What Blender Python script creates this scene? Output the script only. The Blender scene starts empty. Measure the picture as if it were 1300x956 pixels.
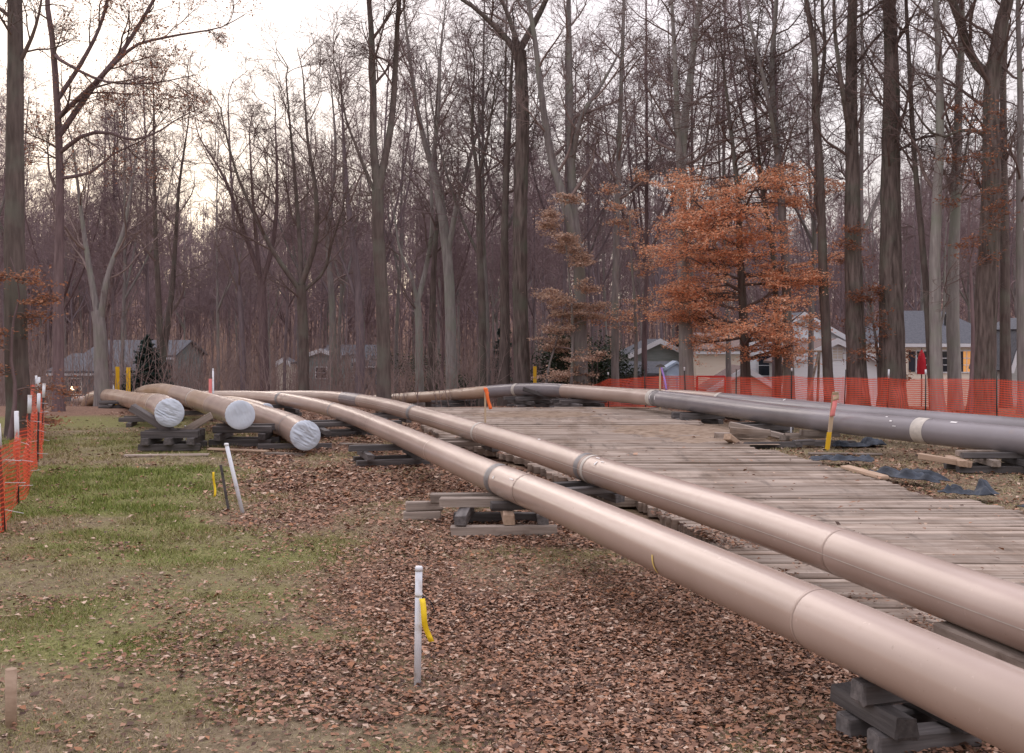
import bpy, bmesh, math, random
import numpy as np
from mathutils import Vector, Matrix, Euler

# ------------------------------------------------------------------ camera, sky, sun, exposure
scene = bpy.context.scene
COL = scene.collection
F, HZ, EYE = 1400.0, 432.0, 2.4            # focal length in px of the 1300 px picture, horizon row, eye height
cam_d = bpy.data.cameras.new('camera'); cam = bpy.data.objects.new('camera', cam_d); COL.objects.link(cam)
cam.location = (0, 0, EYE); cam.rotation_euler = (math.radians(90), 0, 0)
cam_d.sensor_fit = 'HORIZONTAL'; cam_d.sensor_width = 36; cam_d.lens = 36 * F / 1300
cam_d.shift_y = -(478 - HZ) / 1300; cam_d.clip_end = 3000
scene.camera = cam

SUN_AZ, SUN_EL = math.radians(-22), math.radians(17)
world = bpy.data.worlds.new('World'); scene.world = world; world.use_nodes = True
wn, wl = world.node_tree.nodes, world.node_tree.links
wn.clear()
w_out = wn.new('ShaderNodeOutputWorld'); w_bg = wn.new('ShaderNodeBackground'); w_bg2 = wn.new('ShaderNodeBackground')
w_sky = wn.new('ShaderNodeTexSky'); w_sky.sky_type = 'NISHITA'; w_sky.sun_disc = False
w_sky.sun_elevation = SUN_EL; w_sky.sun_rotation = SUN_AZ; w_sky.dust_density = 0.8; w_sky.air_density = 1.0
w_tc = wn.new('ShaderNodeTexCoord'); w_map = wn.new('ShaderNodeMapping'); w_map.inputs['Scale'].default_value = (1, 1, 4.5)
w_noise = wn.new('ShaderNodeTexNoise'); w_noise.inputs['Scale'].default_value = 2.2; w_noise.inputs['Detail'].default_value = 5
w_ramp = wn.new('ShaderNodeValToRGB')
w_ramp.color_ramp.elements[0].position = 0.3; w_ramp.color_ramp.elements[0].color = (0.92, 0.75, 0.71, 1)
w_ramp.color_ramp.elements[1].position = 0.7; w_ramp.color_ramp.elements[1].color = (1.0, 0.84, 0.765, 1)
w_mix = wn.new('ShaderNodeMixShader'); w_mix.inputs[0].default_value = 0.70
wl.new(w_tc.outputs['Generated'], w_map.inputs['Vector']); wl.new(w_map.outputs[0], w_noise.inputs['Vector'])
wl.new(w_noise.outputs['Fac'], w_ramp.inputs[0]); 
# an overcast sky is brighter overhead than at the horizon (after the CIE overcast law; zenith raised and blued to fill the ground)
w_sep = wn.new('ShaderNodeSeparateXYZ'); w_cl = wn.new('ShaderNodeClamp'); w_tint = wn.new('ShaderNodeMixRGB'); w_tint.inputs[1].default_value = (1, 1, 1, 1); w_tint.inputs[2].default_value = (2.9, 3.25, 3.75, 1)
w_vm = wn.new('ShaderNodeVectorMath'); w_vm.operation = 'MULTIPLY'
wl.new(w_tc.outputs['Generated'], w_sep.inputs[0]); wl.new(w_sep.outputs[2], w_cl.inputs[0]); wl.new(w_cl.outputs[0], w_tint.inputs[0])
wl.new(w_ramp.outputs[0], w_vm.inputs[0]); wl.new(w_tint.outputs[0], w_vm.inputs[1]); wl.new(w_vm.outputs[0], w_bg2.inputs[0]); w_bg2.inputs[1].default_value = 0.47
wl.new(w_sky.outputs[0], w_bg.inputs[0]); w_bg.inputs[1].default_value = 0.06
wl.new(w_bg.outputs[0], w_mix.inputs[1]); wl.new(w_bg2.outputs[0], w_mix.inputs[2]); wl.new(w_mix.outputs[0], w_out.inputs[0])

sun_d = bpy.data.lights.new('sun', 'SUN'); sun_d.energy = 0.6; sun_d.angle = math.radians(40); sun_d.color = (1.0, 0.88, 0.79)
sun = bpy.data.objects.new('sun', sun_d); COL.objects.link(sun)
sdir = Vector((math.sin(SUN_AZ) * math.cos(SUN_EL), math.cos(SUN_AZ) * math.cos(SUN_EL), math.sin(SUN_EL)))
sun.rotation_euler = sdir.to_track_quat('Z', 'Y').to_euler(); sun.location = (-10, 20, 40)
scene.view_settings.view_transform = 'Standard'; scene.view_settings.look = 'None'
scene.view_settings.exposure = 1.0; scene.view_settings.gamma = 1
scene.render.engine = 'CYCLES'

# ------------------------------------------------------------------ helpers
R = random.Random(7); NR = np.random.default_rng(11)

def sstep(a, b, x):
    t = np.clip((np.asarray(x, float) - a) / (b - a), 0, 1); return t * t * (3 - 2 * t)

def vnoise(x, y, seed=0):
    """smooth value noise on arrays, -1..1"""
    x = np.asarray(x, float); y = np.asarray(y, float)
    xi, yi = np.floor(x), np.floor(y); fx, fy = x - xi, y - yi
    fx = fx * fx * (3 - 2 * fx); fy = fy * fy * (3 - 2 * fy)
    def h(a, b):
        s = np.sin(a * 127.1 + b * 311.7 + seed * 74.7) * 43758.5453
        return (s - np.floor(s)) * 2 - 1
    return (h(xi, yi) * (1 - fx) + h(xi + 1, yi) * fx) * (1 - fy) + (h(xi, yi + 1) * (1 - fx) + h(xi + 1, yi + 1) * fx) * fy

def gz(x, y):
    """height of the ground"""
    x = np.asarray(x, float); y = np.asarray(y, float)
    z = -1.7 * sstep(36, 70, y) + (15.0 + 4.0 * vnoise(x * .021 + 3, y * .012, 71) + 1.5 * vnoise(x * .07, y * .03, 72)) * sstep(95, 270, y)
    z = z + 0.05 * vnoise(x * .35, y * .35, 3) + 0.018 * vnoise(x * 1.9, y * 1.9, 5)
    road = sstep(0.2, 1.2, 3.2 - np.abs(x - road_mid(y))) * sstep(40, 37, y)
    return z * (1 - road) - 0.02 * road

def road_mid(y):
    return np.interp(y, [0, 14, 19, 25, 36], [6.4, 4.3, 3.2, 2.0, 1.8])

def g1(x, y): return float(gz(x, y))
def at(px, py, Y): return Vector(((px - 650) / F * Y, Y, EYE - (py - HZ) / F * Y))
def gp(px, py, z=0.0):
    Y = F * (EYE - z) / (py - HZ); return Vector(((px - 650) / F * Y, Y, z))

def mk_mesh(name, V, Q, smooth=False, mat=None):
    """mesh from a (n,3) array and a (m,k) face array"""
    V = np.asarray(V, np.float32); Q = np.asarray(Q, np.int32); k = Q.shape[1]
    me = bpy.data.meshes.new(name)
    me.vertices.add(len(V)); me.vertices.foreach_set('co', V.ravel())
    me.loops.add(Q.size); me.loops.foreach_set('vertex_index', Q.ravel())
    me.polygons.add(len(Q)); me.polygons.foreach_set('loop_start', np.arange(len(Q), dtype=np.int32) * k)
    if smooth: me.polygons.foreach_set('use_smooth', np.ones(len(Q), bool))
    me.update(calc_edges=True); me.validate()
    if mat: me.materials.append(mat)
    return me

def link(name, me, parent=None, loc=None, rot=None):
    o = bpy.data.objects.new(name, me); COL.objects.link(o)
    if parent is not None: o.parent = parent
    if loc is not None: o.location = loc
    if rot is not None: o.rotation_euler = rot
    return o

def tag(o, label=None, cat=None, group=None, kind=None):
    if label: o['label'] = label
    if cat: o['category'] = cat
    if group: o['group'] = group
    if kind: o['kind'] = kind
    return o

def thing(name, label, cat, loc=(0, 0, 0), rz=0.0, group=None):
    o = bpy.data.objects.new(name, None); COL.objects.link(o); o.empty_display_size = .2
    o.location = loc; o.rotation_euler = (0, 0, rz)
    return tag(o, label, cat, group)

class MB:
    """collects shapes for one mesh"""
    def __init__(s): s.v = []; s.f = []
    def add(s, V, Fc):
        o = len(s.v); s.v += [tuple(p) for p in V]; s.f += [tuple(i + o for i in f) for f in Fc]
    def box(s, x0, x1, y0, y1, z0, z1):
        s.add([(x0,y0,z0),(x1,y0,z0),(x1,y1,z0),(x0,y1,z0),(x0,y0,z1),(x1,y0,z1),(x1,y1,z1),(x0,y1,z1)],
              [(3,2,1,0),(4,5,6,7),(0,1,5,4),(1,2,6,5),(2,3,7,6),(3,0,4,7)])
    def prism(s, poly, y0, y1):
        """polygon in xz pushed along y"""
        n = len(poly)
        s.add([(x, y0, z) for x, z in poly] + [(x, y1, z) for x, z in poly],
              [tuple(range(n)), tuple(range(2 * n - 1, n - 1, -1))] + [(i, i + n, (i + 1) % n + n, (i + 1) % n) for i in range(n)])
    def tube(s, pts, rad, n=10, cap=True):
        P = np.array([tuple(p) for p in pts], float); rr = np.broadcast_to(np.asarray(rad, float), (len(P),))
        V, Q = tubes(P[None], rr[None], n); s.add(V.tolist(), Q.tolist())
        if cap:
            o = len(s.v) - len(V); s.f.append(tuple(o + i for i in range(n))[::-1]); m = o + (len(P) - 1) * n
            s.f.append(tuple(m + i for i in range(n)))
    def build(s, name, mat, parent=None, smooth=False, loc=None, rot=None):
        me = bpy.data.meshes.new(name); me.from_pydata(s.v, [], s.f); me.materials.append(mat)
        if smooth:
            for p in me.polygons: p.use_smooth = len(p.vertices) == 4
        me.update(); return link(name, me, parent, loc, rot)

def tubes(pts, rad, n):
    """many tubes at once: pts (N,P,3), rad (N,P)"""
    N, P, _ = pts.shape
    t = np.gradient(pts, axis=1); t /= np.linalg.norm(t, axis=2, keepdims=True) + 1e-9
    ref = np.where(np.abs(t[:, :1, 2:3]) < .8, np.array([0, 0, 1.]), np.array([1., 0, 0]))
    u = np.cross(t, np.broadcast_to(ref, t.shape)); u /= np.linalg.norm(u, axis=2, keepdims=True) + 1e-9
    w = np.cross(t, u); a = np.arange(n) * 2 * math.pi / n
    V = pts[:, :, None, :] + rad[:, :, None, None] * (np.cos(a)[None, None, :, None] * u[:, :, None, :] + np.sin(a)[None, None, :, None] * w[:, :, None, :])
    i = np.arange(N)[:, None, None] * P * n; j = np.arange(P - 1)[None, :, None] * n; k = np.arange(n)[None, None, :]; k2 = (k + 1) % n
    Q = np.stack([i + j + k, i + j + k2, i + j + n + k2, i + j + n + k], -1).reshape(-1, 4)
    return V.reshape(-1, 3), Q

def spline(pts, step):
    """Catmull-Rom through pts, resampled every step metres"""
    P = np.array([tuple(p) for p in pts], float)
    P = np.vstack([2 * P[0] - P[1], P, 2 * P[-1] - P[-2]]); out = []
    for i in range(1, len(P) - 2):
        t = np.linspace(0, 1, 40, endpoint=False)[:, None]; a, b, c, d = P[i - 1:i + 3]
        out.append(.5 * (2 * b + (c - a) * t + (2 * a - 5 * b + 4 * c - d) * t ** 2 + (3 * b - a - 3 * c + d) * t ** 3))
    out = np.vstack(out + [P[-2][None]])
    s = np.r_[0, np.cumsum(np.linalg.norm(np.diff(out, axis=0), axis=1))]
    n = max(3, int(s[-1] / step)); q = np.linspace(0, s[-1], n)
    return np.stack([np.interp(q, s, out[:, k]) for k in range(3)], 1), q

# ------------------------------------------------------------------ materials
MATS = {}
def nd(nt, kind, **kw):
    n = nt.nodes.new('ShaderNode' + kind)
    for k, v in kw.items():
        if k in n.inputs: n.inputs[k].default_value = v
        else: setattr(n, k, v)
    return n

def ramp(nt, stops):
    r = nd(nt, 'ValToRGB'); e = r.color_ramp.elements
    while len(e) < len(stops): e.new(.5)
    for s, (p, c) in zip(e, stops): s.position = p; s.color = (*c, 1)
    return r

def mat(name, c1, c2=None, scale=4.0, rough=.8, stretch=(1, 1, 1), bump=0.0, bscale=None, spec=.3, rnd=0.0, detail=5, c3=None, dirt=None, metal=0.0, coord='Object'):
    """noise between colours (+ a tone of its own per object, dirt patches and relief)"""
    m = bpy.data.materials.new(name); m.use_nodes = True; nt = m.node_tree; L = nt.links
    b = nt.nodes['Principled BSDF']; b.inputs['Roughness'].default_value = rough; b.inputs['Specular IOR Level'].default_value = spec
    b.inputs['Metallic'].default_value = metal
    tc = nd(nt, 'TexCoord'); mp = nd(nt, 'Mapping', Scale=stretch); oi = nd(nt, 'ObjectInfo')
    off = nd(nt, 'VectorMath', operation='SCALE'); cmb = nd(nt, 'CombineXYZ')
    for k in range(3): L.new(oi.outputs['Random'], cmb.inputs[k])
    L.new(cmb.outputs[0], off.inputs[0]); off.inputs['Scale'].default_value = 37.0
    add = nd(nt, 'VectorMath', operation='ADD'); L.new(tc.outputs[coord], add.inputs[0]); L.new(off.outputs[0], add.inputs[1])
    L.new(add.outputs[0], mp.inputs['Vector'])
    nz = nd(nt, 'TexNoise', Scale=scale, Detail=detail); L.new(mp.outputs[0], nz.inputs['Vector'])
    c2 = c2 or c1
    r = ramp(nt, [(.32, c1), (.68, c2)] if c3 is None else [(.28, c1), (.5, c2), (.72, c3)])
    L.new(nz.outputs['Fac'], r.inputs[0]); col = r.outputs[0]
    if dirt:
        dc, ds, dlo, dhi = dirt; n2 = nd(nt, 'TexNoise', Scale=ds, Detail=6); L.new(add.outputs[0], n2.inputs['Vector'])
        rr = ramp(nt, [(dlo, (0, 0, 0)), (dhi, (1, 1, 1))]); L.new(n2.outputs['Fac'], rr.inputs[0])
        mx = nd(nt, 'MixRGB'); L.new(rr.outputs[0], mx.inputs[0]); L.new(col, mx.inputs[1]); mx.inputs[2].default_value = (*dc, 1); col = mx.outputs[0]
    if rnd:
        hs = nd(nt, 'HueSaturation'); mr = nd(nt, 'MapRange'); L.new(oi.outputs['Random'], mr.inputs[0])
        mr.inputs[3].default_value = 1 - rnd; mr.inputs[4].default_value = 1 + rnd
        L.new(mr.outputs[0], hs.inputs['Value']); L.new(col, hs.inputs['Color']); col = hs.outputs[0]
    L.new(col, b.inputs['Base Color'])
    if bump:
        nb = nd(nt, 'TexNoise', Scale=bscale or scale * 2, Detail=6); L.new(mp.outputs[0], nb.inputs['Vector'])
        bp = nd(nt, 'Bump', Strength=1.0, Distance=bump); L.new(nb.outputs['Fac'], bp.inputs['Height']); L.new(bp.outputs[0], b.inputs['Normal'])
    MATS[name] = m; return m

def bark(name, c1, c2, ridge=.03, rough=.9, lichen=None):
    return mat(name, c1, c2, scale=5.0, stretch=(2.2, 2.2, .28), rough=rough, bump=ridge, bscale=7, spec=.15, rnd=.12,
               dirt=lichen and (lichen, 1.3, .48, .72))

def pipe_mat(name, c1, c2, rough=.21, dust=(.36, .27, .20)):
    m = mat(name, c1, c2, scale=.6, rough=rough, spec=.5, dirt=(dust, .5, .45, .85), detail=4)
    nt = m.node_tree; b = nt.nodes['Principled BSDF']
    n = nd(nt, 'TexNoise', Scale=.8, Detail=3); tc = nd(nt, 'TexCoord'); nt.links.new(tc.outputs['Object'], n.inputs['Vector'])
    mr = nd(nt, 'MapRange'); mr.inputs[3].default_value = rough - .03; mr.inputs[4].default_value = rough + .06
    nt.links.new(n.outputs['Fac'], mr.inputs[0]); nt.links.new(mr.outputs[0], b.inputs['Roughness'])
    src = b.inputs['Base Color'].links[0].from_socket                # scuffs and mud specks in the coating
    for sc, lo, hi, c, st in ((14, .64, .70, tuple(min(1, k * 1.45) for k in c2), (1, 1, 1)), (24, .66, .70, (.12, .085, .06), (1, 1, 1)), (5, .62, .80, (.30, .22, .165), (1, 1, 1))):
        q = nd(nt, 'TexNoise', Scale=sc, Detail=9, Roughness=.65); nt.links.new(tc.outputs['Object'], q.inputs['Vector']); rr = ramp(nt, [(lo, (0, 0, 0)), (hi, (.28, .28, .28))]); nt.links.new(q.outputs['Fac'], rr.inputs[0])
        mx = nd(nt, 'MixRGB'); nt.links.new(rr.outputs[0], mx.inputs[0]); nt.links.new(src, mx.inputs[1]); mx.inputs[2].default_value = (*c, 1); src = mx.outputs[0]
    nt.links.new(src, b.inputs['Base Color']); return m

def attr_mat(name, rough=.8, spec=.25, trans=0.0):
    m = bpy.data.materials.new(name); m.use_nodes = True; nt = m.node_tree; b = nt.nodes['Principled BSDF']
    a = nd(nt, 'Attribute', attribute_name='tint'); nt.links.new(a.outputs['Color'], b.inputs['Base Color'])
    b.inputs['Roughness'].default_value = rough; b.inputs['Specular IOR Level'].default_value = spec
    if trans:
        tl = nd(nt, 'BsdfTranslucent'); mx = nd(nt, 'MixShader'); mx.inputs[0].default_value = trans
        nt.links.new(a.outputs['Color'], tl.inputs[0]); nt.links.new(b.outputs[0], mx.inputs[1]); nt.links.new(tl.outputs[0], mx.inputs[2])
        nt.links.new(mx.outputs[0], nt.nodes['Material Output'].inputs[0])
    return m

M_tan = pipe_mat('tan_pipe_coating', (.39, .295, .248), (.465, .362, .312), dust=(.32, .24, .195))
M_tan2 = pipe_mat('ochre_pipe_coating', (.44, .32, .235), (.52, .39, .30), dust=(.33, .22, .12))
M_grey = pipe_mat('grey_pipe_coating', (.20, .185, .195), (.26, .24, .255), dust=(.15, .135, .135))
M_weld = mat('weld_coating', (.33, .245, .20), (.44, .34, .29), scale=9, rough=.4)
M_band = mat('joint_coating', (.14, .135, .14), (.22, .21, .21), scale=6, rough=.45, spec=.4)
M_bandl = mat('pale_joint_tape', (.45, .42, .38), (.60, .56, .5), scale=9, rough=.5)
M_chalk = mat('white_paint_mark', (.75, .74, .72), (.85, .84, .82), rough=.7)
M_ymark = mat('yellow_paint_mark', (.72, .55, .16), (.8, .62, .2), rough=.7)
M_cap = mat('white_plastic_sheet', (.43, .48, .56), (.54, .60, .68), scale=3, rough=.38, spec=.5)
M_tim = mat('weathered_timber', (.20, .165, .14), (.34, .285, .245), scale=3, stretch=(.5, 7, 7), rough=.85, bump=.006, bscale=5, rnd=.35, dirt=((.09, .06, .045), 3, .55, .75))
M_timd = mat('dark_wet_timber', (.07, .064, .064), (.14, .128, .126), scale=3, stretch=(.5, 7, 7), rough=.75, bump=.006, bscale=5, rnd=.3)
M_timl = mat('fresh_cut_timber', (.34, .24, .17), (.46, .34, .25), scale=3, stretch=(.5, 7, 7), rough=.8, bump=.004, bscale=5, rnd=.2)
M_plank = mat('worn_mat_plank', (.21, .165, .132), (.35, .285, .238), c3=(.46, .39, .335), scale=2.2, stretch=(.35, 7, 7), rough=.85, bump=.010, bscale=4, rnd=.28,
              dirt=((.20, .145, .11), 1.2, .48, .70))
def add_tracks(m):                                     # mud dragged along the road by wheels, running on across the planks
    nt = m.node_tree; b = nt.nodes['Principled BSDF']; src = b.inputs['Base Color'].links[0].from_socket; g = nd(nt, 'NewGeometry')
    for sc, lo, hi, c, st in ((1.0, .50, .68, (.17, .122, .088), (1.5, .22, 1)), (1.0, .56, .72, (.10, .08, .068), (3.5, .6, 1))):
        mp = nd(nt, 'Mapping', Scale=st); mp.inputs['Rotation'].default_value = (0, 0, -.28); nt.links.new(g.outputs['Position'], mp.inputs['Vector']); q = nd(nt, 'TexNoise', Scale=sc, Detail=8, Roughness=.62); nt.links.new(mp.outputs[0], q.inputs['Vector'])
        rr = ramp(nt, [(lo, (0, 0, 0)), (hi, (.75, .75, .75))]); nt.links.new(q.outputs['Fac'], rr.inputs[0]); mx = nd(nt, 'MixRGB'); nt.links.new(rr.outputs[0], mx.inputs[0]); nt.links.new(src, mx.inputs[1]); mx.inputs[2].default_value = (*c, 1); src = mx.outputs[0]
    nt.links.new(src, b.inputs['Base Color'])
add_tracks(M_plank)
M_pvc = mat('white_pvc', (.60, .63, .69), (.70, .72, .76), rough=.42, spec=.5, dirt=((.34, .28, .22), 7, .55, .72))
M_stake = mat('pine_stake', (.42, .31, .20), (.55, .43, .3), scale=4, stretch=(6, 6, .6), rough=.8)
M_yel = mat('yellow_plastic', (.75, .42, .02), (.8, .5, .03), rough=.4)
M_yelt = mat('yellow_ribbon', (.85, .58, .02), (.9, .66, .04), rough=.5)
M_orat = mat('orange_ribbon', (.85, .16, .04), (.9, .22, .06), rough=.5)
M_pink = mat('pink_tape', (.80, .22, .22), (.85, .32, .30), rough=.55)
M_purp = mat('purple_ribbon', (.36, .2, .6), (.42, .26, .66), rough=.5)
M_blk = mat('black_tape', (.02, .02, .025), rough=.5)
M_iron = mat('dark_steel_post', (.035, .035, .035), (.06, .05, .045), rough=.7)
M_fab = mat('black_geotextile', (.02, .025, .035), (.06, .075, .10), scale=5, rough=.55, bump=.01, bscale=14)
M_litter = attr_mat('fallen_leaf', .75, .2)
M_blade = attr_mat('grass_blade', .7, .2)
M_beech = attr_mat('dry_beech_leaf', .7, .2, .5)
M_green = attr_mat('evergreen_leaf', .5, .35, .15)
B_dark = bark('dark_bark', (.08, .062, .058), (.15, .118, .108), lichen=(.14, .135, .115))
B_brown = bark('brown_furrowed_bark', (.075, .058, .053), (.21, .168, .155), ridge=.08, lichen=(.14, .14, .115))
B_grey = bark('grey_bark', (.16, .14, .14), (.26, .235, .23), ridge=.02, lichen=(.21, .215, .18))
B_pale = bark('pale_smooth_bark', (.23, .21, .205), (.35, .33, .315), ridge=.01, lichen=(.26, .275, .235))
B_red = bark('reddish_bark', (.13, .09, .095), (.21, .15, .155))
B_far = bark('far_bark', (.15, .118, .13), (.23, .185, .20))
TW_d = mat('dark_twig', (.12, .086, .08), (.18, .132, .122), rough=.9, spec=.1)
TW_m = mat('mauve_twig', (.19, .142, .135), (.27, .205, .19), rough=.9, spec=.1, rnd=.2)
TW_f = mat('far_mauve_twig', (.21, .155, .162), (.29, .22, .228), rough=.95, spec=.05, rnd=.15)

# ------------------------------------------------------------------ ground
def litter_mask(x, y):
    edge = -.35 - .335 * (y - 7.5)
    a = sstep(-1.6, 1.3, x - edge + 0.8 * vnoise(x * .5, y * .4, 21) + .45 * vnoise(x * 1.4, y * 1.1, 22))
    a = a * (1 - .55 * sstep(.15, .6, vnoise(x * .55, y * .75, 31) - .15 * sstep(0, 1, x - 1)))
    right = sstep(0, .8, x - road_mid(y) - 2.4)
    a = a * (1 - right) + right * (.30 + .25 * vnoise(x * .8, y * .8, 33))
    wood = np.maximum(sstep(33, 36.5, y + .8 * vnoise(x * .4, y * .4, 35)), right * sstep(30, 34, y))
    return np.clip(np.maximum(a, wood), 0, 1)

def green_mask(x, y):
    n = .6 * vnoise(x * .33, y * .8, 41) + .4 * vnoise(x * 1.3, y * 1.9, 42)
    lawn = sstep(.2, 2.0, -3.1 - .12 * (y - 14) - x) * sstep(12.2, 14.8, y) * (1 - .65 * sstep(18.5, 22, y))
    mud = sstep(.9, .25, np.abs(y - 14.55 + .15 * vnoise(x * .6, 0 * y, 43))) * sstep(-4.0, -5.6, x)
    g = .40 + .5 * lawn + .55 * n - .8 * mud
    right = sstep(0, .8, x - road_mid(y) - 2.4)
    return np.clip(g * (1 - right) + right * (.22 + .2 * n), 0, 1)

def axis(dense0, dense1, step, far0, far1, grow=1.22):
    a = list(np.arange(dense0, dense1 + 1e-6, step)); s = step; p = dense1
    while p < far1: s *= grow; p += s; a.append(p)
    s = step; p = dense0
    while p > far0: s *= grow; p -= s; a.insert(0, p)
    return np.array(a)
gx = axis(-11, 12, .14, -700, 700); gy = axis(5, 27, .14, -60, 1400)
GX, GY = np.meshgrid(gx, gy); nx, ny = len(gx), len(gy)
gv = np.stack([GX, GY, gz(GX, GY)], -1).reshape(-1, 3)
ii = (np.arange(ny - 1)[:, None] * nx + np.arange(nx - 1)[None, :]).ravel()
gq = np.stack([ii, ii + 1, ii + nx + 1, ii + nx], 1)

def ground_mat():
    m = bpy.data.materials.new('lawn_and_leaf_litter'); m.use_nodes = True; nt = m.node_tree; L = nt.links
    b = nt.nodes['Principled BSDF']; b.inputs['Roughness'].default_value = .92; b.inputs['Specular IOR Level'].default_value = .15
    tc = nd(nt, 'TexCoord'); al = nd(nt, 'Attribute', attribute_name='litter'); ag = nd(nt, 'Attribute', attribute_name='green')
    n1 = nd(nt, 'TexNoise', Scale=7.0, Detail=8, Roughness=.7); n2 = nd(nt, 'TexNoise', Scale=26.0, Detail=5); v = nd(nt, 'TexVoronoi', Scale=17.0)
    v2 = nd(nt, 'TexVoronoi', Scale=31.0)
    for n in (n1, n2, v, v2): L.new(tc.outputs['Object'], n.inputs['Vector'])
    soil = ramp(nt, [(.3, (.12, .09, .058)), (.5, (.205, .16, .105)), (.72, (.29, .235, .16))]); L.new(n1.outputs['Fac'], soil.inputs[0])
    grass = ramp(nt, [(.3, (.12, .12, .045)), (.55, (.20, .195, .075)), (.75, (.29, .265, .12))]); L.new(n2.outputs['Fac'], grass.inputs[0])
    lf = ramp(nt, [(0, (.07, .042, .032)), (.35, (.16, .09, .062)), (.7, (.27, .16, .112)), (1, (.40, .28, .215))]); L.new(v.outputs['Color'], lf.inputs[0])
    lf2 = ramp(nt, [(0, (.08, .048, .036)), (.5, (.20, .115, .08)), (1, (.34, .225, .165))]); L.new(v2.outputs['Color'], lf2.inputs[0])
    lm = nd(nt, 'MixRGB'); lm.inputs[0].default_value = .5; L.new(lf.outputs[0], lm.inputs[1]); L.new(lf2.outputs[0], lm.inputs[2])
    def mask(att, noise, lo, hi):
        ad = nd(nt, 'Math', operation='ADD'); L.new(att, ad.inputs[0]); L.new(noise, ad.inputs[1])
        mr = nd(nt, 'MapRange'); mr.inputs[1].default_value = lo; mr.inputs[2].default_value = hi; L.new(ad.outputs[0], mr.inputs[0]); return mr.outputs[0]
    m1 = nd(nt, 'MixRGB'); L.new(mask(ag.outputs['Fac'], n1.outputs['Fac'], .72, 1.15), m1.inputs[0]); L.new(soil.outputs[0], m1.inputs[1]); L.new(grass.outputs[0], m1.inputs[2])
    m2 = nd(nt, 'MixRGB'); L.new(mask(al.outputs['Fac'], n2.outputs['Fac'], .75, 1.2), m2.inputs[0]); L.new(m1.outputs[0], m2.inputs[1]); L.new(lm.outputs[0], m2.inputs[2])
    L.new(m2.outputs[0], b.inputs['Base Color'])
    hm = nd(nt, 'Math', operation='ADD'); L.new(n2.outputs['Fac'], hm.inputs[0]); L.new(v.outputs['Distance'], hm.inputs[1])
    bp = nd(nt, 'Bump', Strength=.9, Distance=.03); L.new(hm.outputs[0], bp.inputs['Height']); L.new(bp.outputs[0], b.inputs['Normal'])
    return m
M_ground = ground_mat()
gme = mk_mesh('ground', gv, gq, True, M_ground)
for nm, fn in (('litter', litter_mask), ('green', green_mask)):
    a = gme.attributes.new(nm, 'FLOAT', 'POINT'); a.data.foreach_set('value', fn(gv[:, 0], gv[:, 1]).astype(np.float32))
tag(link('ground', gme), 'lawn and leaf covered ground running back under the trees', kind='structure')

# timber road: every plank a piece of its own
def chamfer_mesh(name, L, W, H, c, m, seed=0):
    r = np.random.default_rng(seed); V = []; hx, hy, hz = L / 2, W / 2, H / 2
    bm = bmesh.new(); bmesh.ops.create_cube(bm, size=1.0)
    for v in bm.verts: v.co = (v.co.x * L, v.co.y * W, v.co.z * H)
    bmesh.ops.bevel(bm, geom=bm.edges[:], offset=c, segments=1, affect='EDGES')
    for v in bm.verts: v.co += Vector(r.normal(0, c * .5, 3))
    me = bpy.data.meshes.new(name); bm.to_mesh(me); bm.free(); me.materials.append(m); return me

road = tag(bpy.data.objects.new('timber_road', None), 'temporary road of weathered timber mat planks laid crosswise', kind='structure'); COL.objects.link(road)
pl_mesh = {}
def plank_mesh(L):
    k = round(L * 2) / 2
    if k not in pl_mesh: pl_mesh[k] = [chamfer_mesh('plank', k, .225, .13, .007, M_plank, int(k * 10) + s) for s in range(3)]
    return R.choice(pl_mesh[k]), k
y = 3.2; row = 0
LE = ([0, 8, 13.5, 18.75, 24.6, 31, 37], [4.3, 2.98, 2.0, .72, -1.25, -2.6, -3.3])
RE = ([0, 12, 14.1, 16, 18.5, 20.6, 24, 27, 32, 37], [9.0, 7.3, 6.6, 6.2, 6.0, 5.4, 5.0, 4.9, 5.2, 5.2])
moff = 0; mrot = 0; mz = 0
while y < 37.3:
    if row % 7 == 0: moff = R.uniform(-.22, .22); mrot = R.uniform(-.012, .012); mz = R.uniform(-.012, .022)
    x0 = np.interp(y, *LE) + moff + R.uniform(-.05, .05); x1 = np.interp(y, *RE) + moff + R.uniform(-.06, .06)
    pw = R.choice([.13, .15, .15, .17, .2]); y += pw / 2
    cuts = [x0, x1] if x1 - x0 < 7.4 else [x0, x0 + (x1 - x0) * R.uniform(.42, .58), x1]
    for a, b in zip(cuts[:-1], cuts[1:]):
        me, k = plank_mesh(b - a - .03)
        o = link('plank', me, road, ((a + b) / 2, y, .075 + mz + R.uniform(-.006, .006)), (R.uniform(-.007, .007), R.uniform(-.004, .004), mrot + R.uniform(-.006, .006)))
        o.scale = ((b - a - .03) / k, pw / .235, 1)
    y += pw / 2 + (R.uniform(.015, .04) if row % 7 == 6 else R.uniform(-.003, .003)); row += 1

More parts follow.
